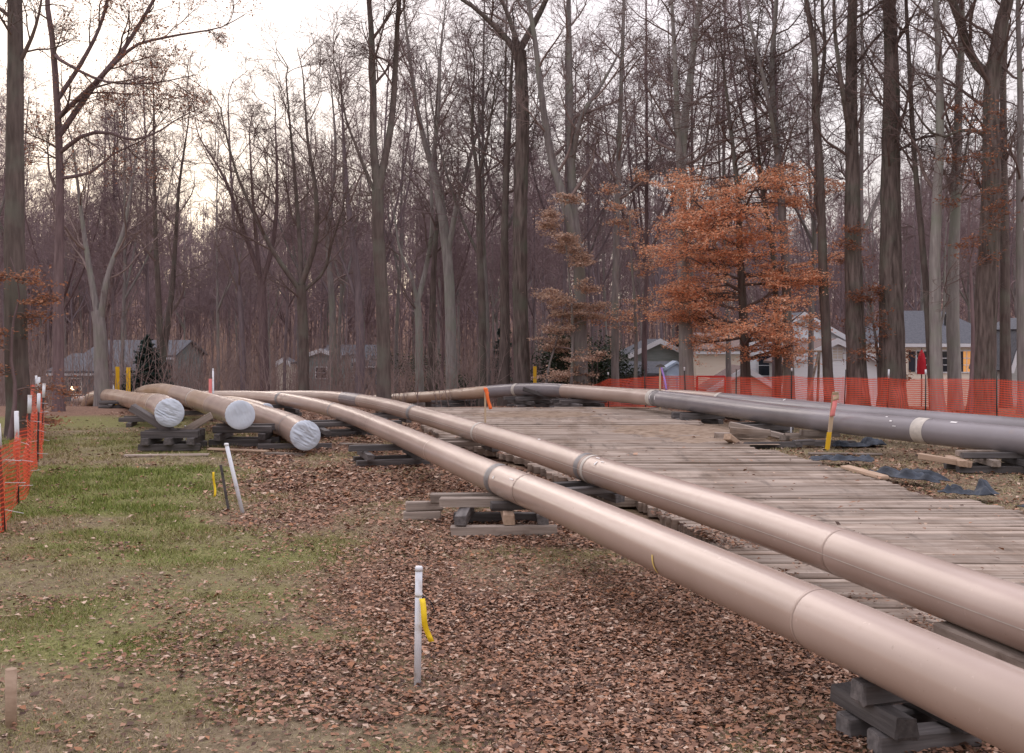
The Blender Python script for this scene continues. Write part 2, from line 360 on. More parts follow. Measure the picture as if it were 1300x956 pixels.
def mound(name, cx, cy, rx, ry, h, m, seed, z0=.135, label=None):
    n = 46; u = np.linspace(-1, 1, n); U, W = np.meshgrid(u, u)
    rr = np.sqrt(U ** 2 + W ** 2) + .22 * vnoise(U * 3 + seed, W * 3, seed)
    hh = h * sstep(1.0, .35, rr) * (.75 + .35 * vnoise(U * 7, W * 7, seed + 1)) - .03 * sstep(.8, 1.0, rr)
    V = np.stack([cx + U * rx, cy + W * ry, z0 + hh], -1).reshape(-1, 3)
    ii = (np.arange(n - 1)[:, None] * n + np.arange(n - 1)[None, :]).ravel()
    o = link(name, mk_mesh(name, V, np.stack([ii, ii + 1, ii + n + 1, ii + n], 1), True, m)); return tag(o, label, kind='structure')
M_dirt = mat('tracked_sandy_dirt', (.17, .12, .085), (.29, .22, .165), c3=(.36, .285, .225), scale=5, rough=.95, bump=.03, bscale=12, spec=.1)
mound('dirt_patch', 4.0, 27.2, 1.9, 3.0, .055, M_dirt, 4, label='sandy dirt tracked over the timber road')
mound('dirt_patch', .8, 33.6, 2.6, 2.2, .045, M_dirt, 9, label='thin brown dirt over the far end of the timber road')

# ------------------------------------------------------------------ pipes
def tube_part(name, C, r, m, root, sides=48, rfun=None):
    V, Q = tubes((C - np.array(root.location))[None], np.full((1, len(C)), r), sides)
    return link(name, mk_mesh(name, V, Q, True, m), root)

def pipe(label, pts, r, cuts, mats, bands=(), group=None, cap=None, marks=(), open_ends=True, side_line=None):
    """cuts: distances along the pipe (m) where sections are welded; bands: (distance, width, material)"""
    C, s = spline(pts, .1); tot = s[-1]; n_ = np.arange(15, 0, -1)[:, None]; k = np.hanning(33)[1:-1]; k /= k.sum()
    Cp = np.vstack([C[0] + n_ * (C[0] - C[1]), C, C[-1] + n_[::-1] * (C[-1] - C[-2])]); Cs = np.stack([np.convolve(Cp[:, i], k, 'valid') for i in range(3)], 1)
    Cs[0] = C[0]; Cs[-1] = C[-1]; C = Cs
    root = thing('pipeline_pipe', label, 'pipe', tuple(C[0]), group=group)
    ev = lambda q: np.stack([np.interp(q, s, C[:, i]) for i in range(3)], -1)
    ed = [0.0] + list(cuts) + [tot]; body = None
    for i, (a, b) in enumerate(zip(ed[:-1], ed[1:])):
        q = np.linspace(a, b, max(3, int((b - a) / .45)))
        tube_part('pipe_section', ev(q), r - .0015 * (i % 2), mats[i % len(mats)] if i < len(mats) else mats[-1], root)
    for j in cuts:                                     # weld bead at every joint
        tube_part('weld_ring', ev(np.array([j - .012, j - .004, j + .004, j + .012])), r + .0022, M_weld if mats[0] is not M_grey else M_grey, root)
    for d, w, m in bands:
        tube_part('joint_band', ev(np.linspace(d - w / 2, d + w / 2, 5)), r + .004, m, root)
    for d, ang, dl, da, m in marks:                    # flat paint marks on the coating
        q = np.linspace(d - dl / 2, d + dl / 2, 4); P = ev(q); T = ev(q + .05) - ev(q - .05); T /= np.linalg.norm(T, axis=1)[:, None]
        U = np.cross(T, [0, 0, 1.]); U /= np.linalg.norm(U, axis=1)[:, None]; W = np.cross(U, T); aa = np.linspace(ang - da / 2, ang + da / 2, 7)
        V = P[:, None] + (r + .006) * (np.cos(aa)[None, :, None] * U[:, None] + np.sin(aa)[None, :, None] * W[:, None])
        ii = (np.arange(3)[:, None] * 7 + np.arange(6)[None]).ravel()
        link('paint_mark', mk_mesh('paint_mark', V.reshape(-1, 3) - np.array(root.location), np.stack([ii, ii + 1, ii + 8, ii + 7], 1), True, m), root)
    if side_line:  # thin pale strip running along the side of the pipe
        ang, d0, d1 = side_line; q = np.linspace(d0, d1, int((d1 - d0) / .25)); P = ev(q); T = ev(q + .05) - ev(q - .05); T /= np.linalg.norm(T, axis=1)[:, None]
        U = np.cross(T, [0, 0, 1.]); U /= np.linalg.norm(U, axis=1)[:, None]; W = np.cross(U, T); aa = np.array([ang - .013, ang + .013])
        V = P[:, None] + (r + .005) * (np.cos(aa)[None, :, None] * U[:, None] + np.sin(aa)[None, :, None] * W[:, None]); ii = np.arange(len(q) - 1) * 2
        link('pale_line', mk_mesh('pale_line', V.reshape(-1, 3) - np.array(root.location), np.stack([ii, ii + 1, ii + 3, ii + 2], 1), True, M_bandl), root)
    if cap is not None:                                # plastic sheet over the open end, gathered into folds and tied round the pipe
        t = C[0] - C[1]; t /= np.linalg.norm(t); u = np.cross(t, [0, 0, 1.]); u /= np.linalg.norm(u); w = np.cross(u, t)
        nr, na = 26, 96; rr = np.linspace(0.02, 1, nr); aa = np.arange(na) * 2 * math.pi / na; RR, AA = np.meshgrid(rr, aa, indexing='ij')
        px, pz = RR * np.cos(AA), RR * np.sin(AA); st, ct = math.sin(cap[0]), math.cos(cap[0])
        sx, sz = px * ct + pz * st, -px * st + pz * ct
        w1 = vnoise(sx * 1.3 + cap[2], sz * cap[1] * .28 + .8 * vnoise(sx * 2, sz * 2, cap[2]), cap[2]); w2 = vnoise(sx * 2.6, sz * cap[1] * .6 + sx, cap[2] + 3)
        fold = cap[3] * ((.55 - np.abs(w1)) * sstep(-.9, .5, sx + .3 * w2) + .35 * (.5 - np.abs(w2))) + .006 * vnoise(sx * 2, sz * 2, cap[2] + 7)
        dep = (.03 + fold) * (1 - RR ** 6) + .002
        V = C[0] + (r + .006) * (px[..., None] * u + pz[..., None] * w) + dep[..., None] * t
        sk = [];
        for d in (.0, .03, .07, .11):
            e = r + .008 + (.003 + .5 * d * .03) * np.sin(aa * 23 + cap[2]) * (d > 0)
            sk.append(C[0] - t * d + e[:, None] * (np.cos(aa)[:, None] * u + np.sin(aa)[:, None] * w))
        A = np.concatenate([V, np.array(sk)], 0); n = len(A)
        i, j = np.meshgrid(np.arange(n - 1), np.arange(na), indexing='ij'); j2 = (j + 1) % na
        Q = np.stack([i * na + j, i * na + j2, (i + 1) * na + j2, (i + 1) * na + j], -1).reshape(-1, 4)
        A = A.reshape(-1, 3); A = np.vstack([A, (C[0] + t * .03)[None]]); ctr = len(A) - 1
        me = bpy.data.meshes.new('end_cover'); fs = Q.tolist() + [(ctr, (k + 1) % na, k) for k in range(na)]
        me.from_pydata((A - np.array(root.location)).tolist(), [], fs); me.materials.append(M_cap)
        for p in me.polygons: p.use_smooth = True
        ec = link('end_cover', me, root)
        tube_part('tie_cord', ev(np.array([.078, .084, .092, .098])), r + .012, M_blk, root)
        a = math.radians(60); p0 = C[0] - t * .03 + (r + .012) * (math.cos(a) * u + math.sin(a) * w)
    return root, C, s

def YX(*pts): return [Vector(p) for p in pts]
GP_N = 'slim tan pipes running the length of the timber road'
pipe1_pts = YX((3.75, .6, .58), (3.1, 3.1, .58), (2.16, 6.58, .58), (2.02, 7.1, .58), (1.74, 8.06, .58), (1.34, 9.47, .575), (.45, 12.5, .58), (-.32, 14.9, .58), (-1.14, 17.7, .585), (-2.3, 21.6, .58), (-3.82, 26.5, .57), (-5.7, 31.5, .56), (-8.0, 36.5, .50), (-11.5, 42.5, .25), (-16.2, 48.5, -.1), (-21, 53, -.5))
root1, C1, S1 = pipe('slim tan pipe on timber cribs beside the leaf litter, no end cover', pipe1_pts, .203, [6.8, 13.2, 18.2, 24.1, 29.5, 35.6, 41.5, 47, 52], [M_tan] * 9,
     bands=[(14.3, .2, M_band), (36.4, .3, M_band), (29.3, .12, M_band)],
     marks=[(9.05, 3.45, .03, .8, M_ymark), (14.0, 2.75, .05, .16, M_chalk), (13.35, 2.45, .14, .08, M_chalk)])
pipe2_pts = YX((4.55, 1.4, .60), (3.95, 4.4, .60), (3.24, 7.54, .59), (3.03, 8.5, .585), (2.6, 10.4, .58), (1.92, 12.8, .58), (1.07, 15.8, .58), (.10, 19.3, .58), (-1.55, 24.7, .58), (-3.12, 29.6, .58), (-4.75, 34, .55), (-6.7, 38.3, .45), (-10.2, 43.6, .18), (-15, 49.5, -.2), (-20, 54.5, -.6))
root2, C2, S2 = pipe('slim tan pipe lying along the edge of the timber road', pipe2_pts, .203, [8.2, 14.6, 20.6, 26.8, 33.1, 39, 45, 51], [M_tan] * 9,
     bands=[(14.75, .17, M_band), (27.0, .3, M_band), (34.6, 2.2, M_grey), (20.9, .12, M_bandl), (14.5, .1, M_bandl)],
     marks=[(17.1, 1.7, .11, .16, M_chalk), (14.2, 1.85, .15, .08, M_chalk), (14.05, 2.35, .05, .3, M_chalk), (13.9, 2.1, .12, .06, M_chalk)], side_line=(3.12, 3.0, 44.0))
G_R = 'thick pipes beside the orange barrier fence'
rootR1, CR1, SR1 = pipe('thick pipe, tan then dark grey with a pale taped joint, touching the timber road', YX((11.6, 13.4, .60), (10.4, 16.6, .60), (9.14, 19.7, .60), (7.75, 23.0, .60), (6.56, 26.2, .60), (5.6, 30.2, .60), (4.5, 34.6, .58), (2.9, 38.4, .56), (.75, 42.2, .52), (-1.64, 46, .2), (-3.2, 50, -.12), (-5.7, 55, -.5), (-9.5, 61, -1.0)), .254,
     [9.1, 16.3, 22.4, 28.6, 34.0, 42], [M_grey, M_grey, M_grey, M_tan, M_grey, M_tan2],
     bands=[(9.15, .32, M_bandl), (22.5, .26, M_bandl), (22.1, .2, M_band), (31.9, .2, M_bandl), (32.1, .15, M_grey)],
     marks=[(9.9, 2.5, .07, .12, M_chalk), (9.75, 2.9, .1, .05, M_chalk), (8.3, 2.0, .16, .18, M_chalk), (10.1, 2.1, .06, .1, M_chalk), (22.3, 2.9, .05, .5, M_chalk), (21.9, 3.0, .05, .4, M_chalk)])
rootR2, CR2, SR2 = pipe('thick tan pipe with a long grey stretch beside the barrier fence', YX((13.2, 13.6, .60), (11.8, 17.5, .60), (10.2, 21.9, .60), (8.37, 26, .60), (7.0, 30, .60), (6.0, 34, .57), (5.0, 37.2, .50), (3.9, 40.2, .4)), .254,
     [8.6, 14.3, 20.6, 26], [M_tan, M_grey, M_grey, M_tan, M_tan],
     bands=[(8.3, .3, M_bandl), (20.6, .18, M_bandl)], marks=[(7.4, 1.9, .2, .14, M_chalk), (16.6, 2.0, .06, .3, M_chalk)])
pipe('thick tan pipe with a white covered end cradled in a tilted timber wedge', YX((-7.36, 23.7, .84), (-8.6, 27, .78), (-10.8, 32.5, .55), (-13.4, 39, .27), (-17.0, 46.5, .05), (-19.3, 50.5, -.3), (-20.5, 53, -1.2)), .30,
     [4.4, 10.2, 17, 23], [M_tan, M_tan2, M_tan2, M_tan2], cap=(.5, 17, 1, .045), bands=[(4.5, .1, M_bandl)], group=None)
pipe('thick tan pipe with a smooth white covered end and ochre stains further back', YX((-5.74, 23.3, .82), (-7.3, 27.5, .72), (-9.6, 33.6, .58), (-12.0, 39.2, .5), (-14.3, 44.5, .36), (-16.4, 48.5, .0), (-17.6, 51.5, -.7)), .30,
     [5.6, 11.2, 16.4, 22], [M_tan, M_tan2, M_tan, M_tan2], cap=(1.35, 15, 5, .012), bands=[(11.3, .12, M_bandl)])
pipe('thick tan pipe with a deeply creased white covered end low over the leaves', YX((-4.25, 22.7, .44), (-5.2, 25.6, .42), (-6.3, 28.6, .37), (-7.9, 32.6, .33), (-9.9, 36.6, .30), (-12.5, 41.5, .2)), .30,
     [2.2, 8.5, 14], [M_tan, M_tan, M_tan2], cap=(.65, 16, 9, .05), bands=[(2.3, .08, M_band)])
pipe('slimmer tan pipe with its white covered end tucked behind the creased one', YX((-7.62, 34.3, .22), (-8.6, 36.6, .22), (-10.2, 39.5, .2), (-12.6, 43.2, .0)), .21, [4.5], [M_tan, M_tan2], cap=(1.4, 15, 14, .02))

# ------------------------------------------------------------------ timber cribs, loose timber
tm_mesh = {}
def timber(parent, p, L, W, H, rz, m=None, rx=0, ry=0):
    m = m or M_tim; k = (round(L, 1), round(W, 2), round(H, 2), m.name)
    if k not in tm_mesh: tm_mesh[k] = chamfer_mesh('timber', k[0], k[1], k[2], .012, m, len(tm_mesh))
    return link('timber', tm_mesh[k], parent, p, (rx, ry, rz))

def crib(label, x, y, rz, layers, L=1.3, group=None, H=.125, W=.15, m=None, jit=.05, base=None, across=1.0):
    """layers: number of timbers in each layer from the ground up; the top one lies across the pipe (local x)"""
    b = g1(x, y) if base is None else base
    root = thing('timber_crib', label, 'timber crib', (x, y, b), rz, group); n = len(layers)
    for i, c in enumerate(layers):
        along_x = (n - 1 - i) % 2 == 0; z = H * (i + .5)
        span = across * .36
        for j in range(c):
            o = 0 if c == 1 else -span + 2 * span * j / (c - 1)
            p = (R.uniform(-jit, jit), o, z) if along_x else (o * 1.3, R.uniform(-jit, jit), z)
            timber(root, p, L * R.uniform(.92, 1.06), W, H - .002, (0 if along_x else math.pi / 2) + R.uniform(-.04, .04), m or R.choice([M_tim, M_tim, M_timd]))
    return root

def head(C, s, y):
    """place and heading of a pipe at a given y"""
    i = int(np.argmin(np.abs(C[:, 1] - y))); t = C[min(i + 3, len(C) - 1)] - C[max(i - 3, 0)]
    return C[i], math.atan2(t[1], t[0]) - math.pi / 2

# crib under the near pipe, beam by beam
b0 = g1(-.1, 14)
cr = thing('timber_crib', 'grey timber crib carrying the slim pipe over leaf litter, open square ends showing', 'timber crib', (-.12, 14.0, b0))
timber(cr, (.02, -.52, .065), 1.3, .14, .13, .03); timber(cr, (.0, .5, .065), 1.3, .14, .13, -.02, M_timd)
timber(cr, (-.48, 0, .195), 1.2, .15, .13, 1.53, M_timd); timber(cr, (.06, .02, .195), 1.15, .14, .13, 1.62, M_timl); timber(cr, (.5, .05, .195), 1.1, .14, .13, 1.56, M_timd)
timber(cr, (-.2, .12, .325), 1.25, .14, .125, .0); timber(cr, (-.3, .46, .325), 1.3, .14, .13, .02); timber(cr, (.1, -.15, .32), .5, .12, .10, .1, M_timd)
tl = thing('timber_offcut', 'pair of short grey timber blocks lying beside the open square crib', 'timber', (-1.2, 14.75, g1(-1.2, 14.75)), .08)
timber(tl, (0, 0, .06), .5, .14, .12, 0); timber(tl, (.03, .03, .185), .5, .14, .12, .06)
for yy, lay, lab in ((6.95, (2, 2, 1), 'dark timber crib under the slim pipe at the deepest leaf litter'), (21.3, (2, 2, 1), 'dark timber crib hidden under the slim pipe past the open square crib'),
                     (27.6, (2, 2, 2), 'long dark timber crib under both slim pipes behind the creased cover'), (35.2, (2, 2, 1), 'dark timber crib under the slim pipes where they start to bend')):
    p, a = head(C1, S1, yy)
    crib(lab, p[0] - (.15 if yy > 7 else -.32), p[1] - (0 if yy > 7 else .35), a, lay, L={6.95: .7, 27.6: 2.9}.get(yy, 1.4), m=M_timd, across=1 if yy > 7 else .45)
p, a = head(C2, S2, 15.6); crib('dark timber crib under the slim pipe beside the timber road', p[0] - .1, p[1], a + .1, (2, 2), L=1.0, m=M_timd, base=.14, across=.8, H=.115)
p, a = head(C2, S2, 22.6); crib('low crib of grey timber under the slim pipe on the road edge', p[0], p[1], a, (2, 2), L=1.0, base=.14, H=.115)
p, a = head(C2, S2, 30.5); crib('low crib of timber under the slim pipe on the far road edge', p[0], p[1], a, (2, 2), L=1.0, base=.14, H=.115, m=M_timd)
p, a = head(C2, S2, 7.0)
sk = thing('timber_skid', 'brown square timber skid lying lengthwise under the slim pipe', 'timber', (p[0] - .05, p[1], .142), a + math.pi / 2)
timber(sk, (0, 0, .12), 1.9, .2, .24, 0, M_tim)
# covered ends
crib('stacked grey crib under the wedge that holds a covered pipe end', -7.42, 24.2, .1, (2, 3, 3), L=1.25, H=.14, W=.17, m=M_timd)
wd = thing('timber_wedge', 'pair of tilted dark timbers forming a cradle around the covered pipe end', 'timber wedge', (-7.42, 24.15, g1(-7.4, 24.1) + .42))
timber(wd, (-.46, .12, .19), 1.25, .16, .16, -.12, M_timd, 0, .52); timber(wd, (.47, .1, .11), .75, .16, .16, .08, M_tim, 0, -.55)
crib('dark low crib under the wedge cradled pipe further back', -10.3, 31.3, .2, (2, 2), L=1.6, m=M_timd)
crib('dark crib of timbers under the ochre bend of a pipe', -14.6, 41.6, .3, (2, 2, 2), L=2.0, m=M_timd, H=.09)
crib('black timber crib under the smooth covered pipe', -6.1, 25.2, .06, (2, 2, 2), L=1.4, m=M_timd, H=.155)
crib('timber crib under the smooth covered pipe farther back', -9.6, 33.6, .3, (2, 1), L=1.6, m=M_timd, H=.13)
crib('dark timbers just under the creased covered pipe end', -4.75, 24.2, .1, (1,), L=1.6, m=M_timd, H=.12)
def board(label, pts2, z, W, H, m=None, rx=0.0):
    a, b = Vector((*pts2[0], 0)), Vector((*pts2[1], 0)); c = (a + b) / 2; L = (b - a).length
    o = timber(None, (c.x, c.y, g1(c.x, c.y) + z + H / 2), L, W, H, math.atan2(b.y - a.y, b.x - a.x), m, rx); o.name = 'loose_board'
    return tag(o, label, 'board')
board('long grey board lying on the lawn edge in front of the wedge crib', ((-7.95, 22.6), (-6.3, 22.9)), .0, .14, .05)
board('pale board lying in the leaves beside the leaning white stake', ((-6.6, 24.0), (-5.2, 23.5)), .0, .12, .05, M_timl)
board('grey board half under the creased covered pipe', ((-5.2, 23.2), (-4.3, 22.9)), .0, .18, .06)
board('weathered board across the leaves beside the creased pipe end', ((-3.9, 24.8), (-2.9, 24.6)), .0, .14, .06)
# right hand side
p, a = head(CR1, SR1, 19.9)
cr = thing('timber_crib', 'dark timber crib with one pale beam under the grey pipe', 'timber crib', (p[0] - .75, p[1] - .1, g1(p[0] - .75, p[1])), .0)
timber(cr, (.35, .3, .06), 1.5, .14, .12, .05, M_timd); timber(cr, (.2, -.3, .06), 1.2, .14, .12, -.03, M_timd)
for q, mm in ((-.3, M_timl), (.25, M_tim), (.78, M_timd)): timber(cr, (q, 0, .18), .9, .15, .12, 1.5 + q * .1, mm)
timber(cr, (.45, -.1, .295), 1.45, .15, .11, .02, M_timd); timber(cr, (.5, .25, .295), 1.4, .15, .11, .04, M_tim)
timber(cr, (-.55, -.12, .21), .95, .13, .11, -.5, M_timl, 0, .12)
for yy, lab in ((27.5, 'low dark crib under the grey pipe beside heaped timber'), (31.5, 'low dark crib where the thick pipes draw together')):
    p, a = head(CR1, SR1, yy); crib(lab, p[0], p[1], a, (2, 2), L=1.3, m=M_timd, base=0, H=.165)
for yy, lab in ((39.4, 'dark crib under the tan stretch of the thick pipe by the road end'), (42.2, 'dark crib under the pale joint of the thick pipe'), (48, 'dark crib under the far grey stretch of the thick pipe'), (55, 'dark crib under the ochre far end of the thick pipe')):
    p, a = head(CR1, SR1, yy); bz = g1(p[0], p[1]); hh = p[2] - .254 - bz
    crib(lab, p[0], p[1], a, (2, 2, 2), L=1.9, m=M_timd, H=max(.06, hh / 3), W=.17)
for yy, lab in ((20.5, 'dark crib under the rear thick pipe by the fence'), (33, 'dark crib under the rear thick pipe by the trees')):
    p, a = head(CR2, SR2, yy); crib(lab, p[0], p[1], a, (2, 2), L=1.2, m=M_timd, H=.17)
lt = thing('leaning_timber', 'dark timber propped slanting against the pale joint of the thick pipe', 'timber', (1.15, 41.3, g1(1.15, 41.3)), 0)
timber(lt, (.35, 0, .36), 2.3, .16, .14, -.12, M_timd, 0, .30)
hp = thing('timber_heap', 'heap of broken timber and plank ends by the grey pipe', 'timber heap', (5.6, 24.8, g1(5.6, 24.8)))
for (x, yv, z, L, rz, ry, mm) in ((-.35, .5, .22, 1.2, .05, .0, M_tim), (-.2, .2, .33, .9, -.2, .05, M_plank), (.15, -.3, .08, 1.4, .1, 0, M_timd), (.55, .1, .2, .6, 1.2, .1, M_tim), (-.75, -.5, .2, .9, 1.15, .25, M_timl),
                                   (.9, -.2, .12, .5, .3, 0, M_timd), (1.1, .4, .22, .9, .05, 0, M_tim), (.1, .9, .3, 1.3, -.5, .18, M_tim), (1.6, -.2, .1, .9, -.15, .0, M_timd), (1.35, .1, .3, .9, .1, .04, M_tim)):
    timber(hp, (x, yv, z), L, .16, .13, rz, mm, 0, ry)
board('grey board lying between the timber heap and the black fabric', ((6.2, 23.1), (7.7, 22.9)), .0, .16, .05)
bd = board('splintered pale board edging the timber road by the black fabric', ((6.05, 17.9), (5.85, 19.4)), .12, .16, .06, M_timl)
board('thin pale lath lying on the far end of the timber road', ((2.6, 36.2), (4.6, 36.6)), .16, .06, .03, M_timl)

def cloth(label, x, y, rx, ry, h, seed, rz=0.0, z=.12):
    n = 30; u = np.linspace(-1, 1, n); U, W = np.meshgrid(u, u)
    hh = h * (.5 + .5 * np.sin(U * 3.1 + 1.5 * vnoise(U * 2, W * 2, seed) * 2)) * (.5 + .5 * vnoise(U * 2.3, W * 3.4, seed + 3)) + .25 * h * vnoise(U * 6, W * 6, seed + 5)
    hh *= sstep(1.15, .6, np.maximum(np.abs(U), np.abs(W)))
    ex = 1 + .2 * vnoise(W * 2, U * 0, seed + 7); ey = 1 + .25 * vnoise(U * 2.5, W * 0, seed + 9)
    V = np.stack([U * rx * ex, W * ry * ey, np.maximum(hh, 0) + .01], -1).reshape(-1, 3)
    ii = (np.arange(n - 1)[:, None] * n + np.arange(n - 1)[None, :]).ravel()
    o = link('fabric_scrap', mk_mesh('fabric_scrap', V, np.stack([ii, ii + 1, ii + n + 1, ii + n], 1), True, M_fab), None, (x, y, max(g1(x, y), -.02) + z), (0, 0, rz))
    md = o.modifiers.new('thickness', 'SOLIDIFY'); md.thickness = .006
    return tag(o, label, 'fabric')
cloth('small crumpled bluish black fabric beside the loose grey board', 6.25, 20.9, .55, .32, .16, 3, -.3)
cloth('long rumpled black fabric strip along the timber road edge', 6.45, 18.1, .7, .2, .18, 8, -1.0)
cloth('folded black fabric lump where the long strip ends', 6.75, 16.3, .36, .25, .22, 12, -.6)
cloth('flat torn black fabric at the road edge beyond the lump', 7.2, 14.6, .42, .16, .07, 17, -.7)
cloth('dark blue tarp bunched under the grey pipe', 7.7, 24.6, .6, .25, .22, 23, .2, .02)
# ------------------------------------------------------------------ stakes and ribbons
def ribbon(parent, p, L, w, m, dx=.05, seed=1, name='ribbon', dy=-.02):
    n = 10; r = np.random.default_rng(seed); t = np.linspace(0, 1, n); a = np.stack([p[0] + dx * t + .02 * np.sin(t * 5 + seed) * t, p[1] + dy + .015 * np.sin(t * 7 + seed), p[2] - L * t], 1)
    tw = t * 1.0 + seed; tw = .25 * np.sin(t * 3 + seed); off = np.stack([np.cos(tw) * w / 2, np.sin(tw) * w / 2, .1 * w * t], 1)
    V = np.stack([a - off, a + off], 1).reshape(-1, 3); ii = np.arange(n - 1) * 2
    o = link(name, mk_mesh(name, V, np.stack([ii, ii + 1, ii + 3, ii + 2], 1), True, m), parent); md = o.modifiers.new('t', 'SOLIDIFY'); md.thickness = .002; return o

def round_stake(label, base, h, r, lean=(0, 0), m=None, cap=True):
    root = thing('marker_stake', label, 'stake', base); b = MB(); tip = (lean[0] * h, lean[1] * h, h)
    b.tube([(-lean[0] * .12, -lean[1] * .12, -.12), tip], r, 16); b.build('pole', m or M_pvc, root, True)
    if cap:
        c = MB(); k = .97 if h > .5 else .93; c.tube([(tip[0] * k, tip[1] * k, h * k), (tip[0], tip[1], h), (tip[0], tip[1], h + .008)], [r * 1.12, r * 1.12, r * .85], 16); c.build('end_cap', m or M_pvc, root, True)
    return root
def lath(label, base, h, w=.045, t=.02, lean=0.0, m=None, name='marker_stake'):
    root = thing(name, label, 'stake', base); b = MB(); b.prism([(-w / 2, -.1), (w / 2, -.1), (w / 2 + lean * h, h), (-w / 2 + lean * h, h)], -t / 2, t / 2); b.build('lath', m or M_stake, root); return root

def gpt(px, py):
    p = gp(px, py); p.z = g1(p.x, p.y); return p
p = gpt(530, 866); s1 = round_stake('upright white plastic stake with yellow ribbon standing in leaf litter', p, .83, .025, (.012, 0))
ribbon(s1, (.035, -.03, .62), .30, .04, M_yelt, .055, 2)
b = MB(); b.tube([(.03, 0, .64), (.09, -.02, .60), (.12, -.02, .53), (.115, -.02, .48)], .004, 6); b.build('wire', M_blk, s1, True)
b = MB(); b.tube([(.009, 0, .625), (.009, 0, .65)], .027, 16); b.build('tape_wrap', M_pvc, s1, True)
p = gpt(308, 650); round_stake('leaning white plastic stake at the edge of the lawn', p, .97, .028, (-.235, 0))
p = gpt(292, 647); b = lath('dark leaning wooden stake beside the leaning white one', p, .66, .035, .02, -.2, M_timd)
p = gpt(272, 630); s2 = round_stake('thin stake wrapped with hanging yellow ribbon on the lawn edge', p, .40, .008, (-.02, 0), M_stake, False); ribbon(s2, (0, -.01, .40), .38, .035, M_yelt, .01, 4)
p = at(14, 866, 6.9); p.z = g1(p.x, p.y); round_stake('blunt pale wooden stake stub in the lawn', p, .36, .034, (0, 0), M_timl, False)
p = gpt(234, 565); round_stake('short white stake in front of the wedge crib', p, .42, .018, (.04, 0))
p = at(149, 500, 48); p.z = g1(p.x, p.y); y1 = lath('flat yellow marker post with green lower band behind the capped pipes', p, 1.72, .18, .04, 0, M_yel, 'marker_post')
p = at(163, 500, 47); p.z = g1(p.x, p.y); y2 = lath('flat yellow orange marker post behind the capped pipes', p, 1.66, .17, .04, 0, M_yel, 'marker_post')
p = at(144, 497, 49); p.z = g1(p.x, p.y); round_stake('thin white stake beside the yellow marker posts', p, .95, .03)
p = at(679, 490, 46); p.z = g1(p.x, p.y); lath('yellow marker post beyond the pale pipe joint', p, 1.65, .14, .04, 0, M_yel, 'marker_post')
p = at(267, 500, 36); p.z = g1(p.x, p.y); lath('flat pink marker lath behind the smooth covered pipe', p, 1.15, .10, .02, 0, M_pink)
p = at(271, 500, 35); p.z = g1(p.x, p.y); round_stake('tall thin white stake beside the pink lath', p, 1.5, .028, (-.01, 0))
p = gp(616, 538, .14); s3 = lath('pine stake with orange ribbon standing on the road edge by the slim pipe', p, .95, .05, .04); ribbon(s3, (.03, -.03, .95), .55, .09, M_orat, .10, 3)
ribbon(s3, (.0, -.03, .98), .16, .10, M_orat, .05, 9, 'ribbon_knot')
p = gp(838, 521, .14); s4 = lath('tall pine stake with purple ribbon on the far road end', p, 1.45, .055, .05); ribbon(s4, (.03, -.03, 1.40), .75, .06, M_purp, .19, 6)
b = MB(); b.prism([(-.16, 1.40), (.18, 1.38), (.12, 1.45), (.02, 1.50), (-.1, 1.46)], -.06, .06); b.build('bark_scrap', M_timd, s4)
p = gp(1050, 572); s5 = lath('leaning yellow footed stake with pink tape against the grey pipe', p, 1.25, .09, .02, .125)
b = MB(); b.prism([(-.048, 0), (.048, 0), (.048 + .125 * .4, .4), (-.048 + .125 * .4, .4)], -.014, .014); b.build('painted_foot', M_yel, s5)
ribbon(s5, (.165, -.03, 1.2), .45, .11, M_pink, -.05, 7); ribbon(s5, (.17, -.03, 1.28), .18, .14, M_stake, .0, 5, 'ribbon_knot')
p = gpt(1004, 557); round_stake('short white stake beside the heap of timber', p, .30, .018)

# ------------------------------------------------------------------ orange barrier fences
def net_mat():
    m = bpy.data.materials.new('orange_barrier_net'); m.use_nodes = True; nt = m.node_tree; L = nt.links; b = nt.nodes['Principled BSDF']
    b.inputs['Base Color'].default_value = (.74, .085, .035, 1); b.inputs['Roughness'].default_value = .5
    tc = nd(nt, 'TexCoord'); sp = nd(nt, 'SeparateXYZ'); L.new(tc.outputs['UV'], sp.inputs[0])
    def line(o, sc, w):
        a = nd(nt, 'Math', operation='MULTIPLY'); a.inputs[1].default_value = sc; L.new(o, a.inputs[0])
        f = nd(nt, 'Math', operation='FRACT'); L.new(a.outputs[0], f.inputs[0])
        g = nd(nt, 'Math', operation='LESS_THAN'); g.inputs[1].default_value = w; L.new(f.outputs[0], g.inputs[0]); return g.outputs[0]
    mx = nd(nt, 'Math', operation='MAXIMUM'); L.new(line(sp.outputs[0], 22, .26), mx.inputs[0]); L.new(line(sp.outputs[1], 15, .31), mx.inputs[1])
    tr = nd(nt, 'BsdfTransparent'); ms = nd(nt, 'MixShader'); L.new(mx.outputs[0], ms.inputs[0]); L.new(tr.outputs[0], ms.inputs[1]); L.new(b.outputs[0], ms.inputs[2])
    L.new(ms.outputs[0], nt.nodes['Material Output'].inputs[0]); return m
M_net = net_mat()
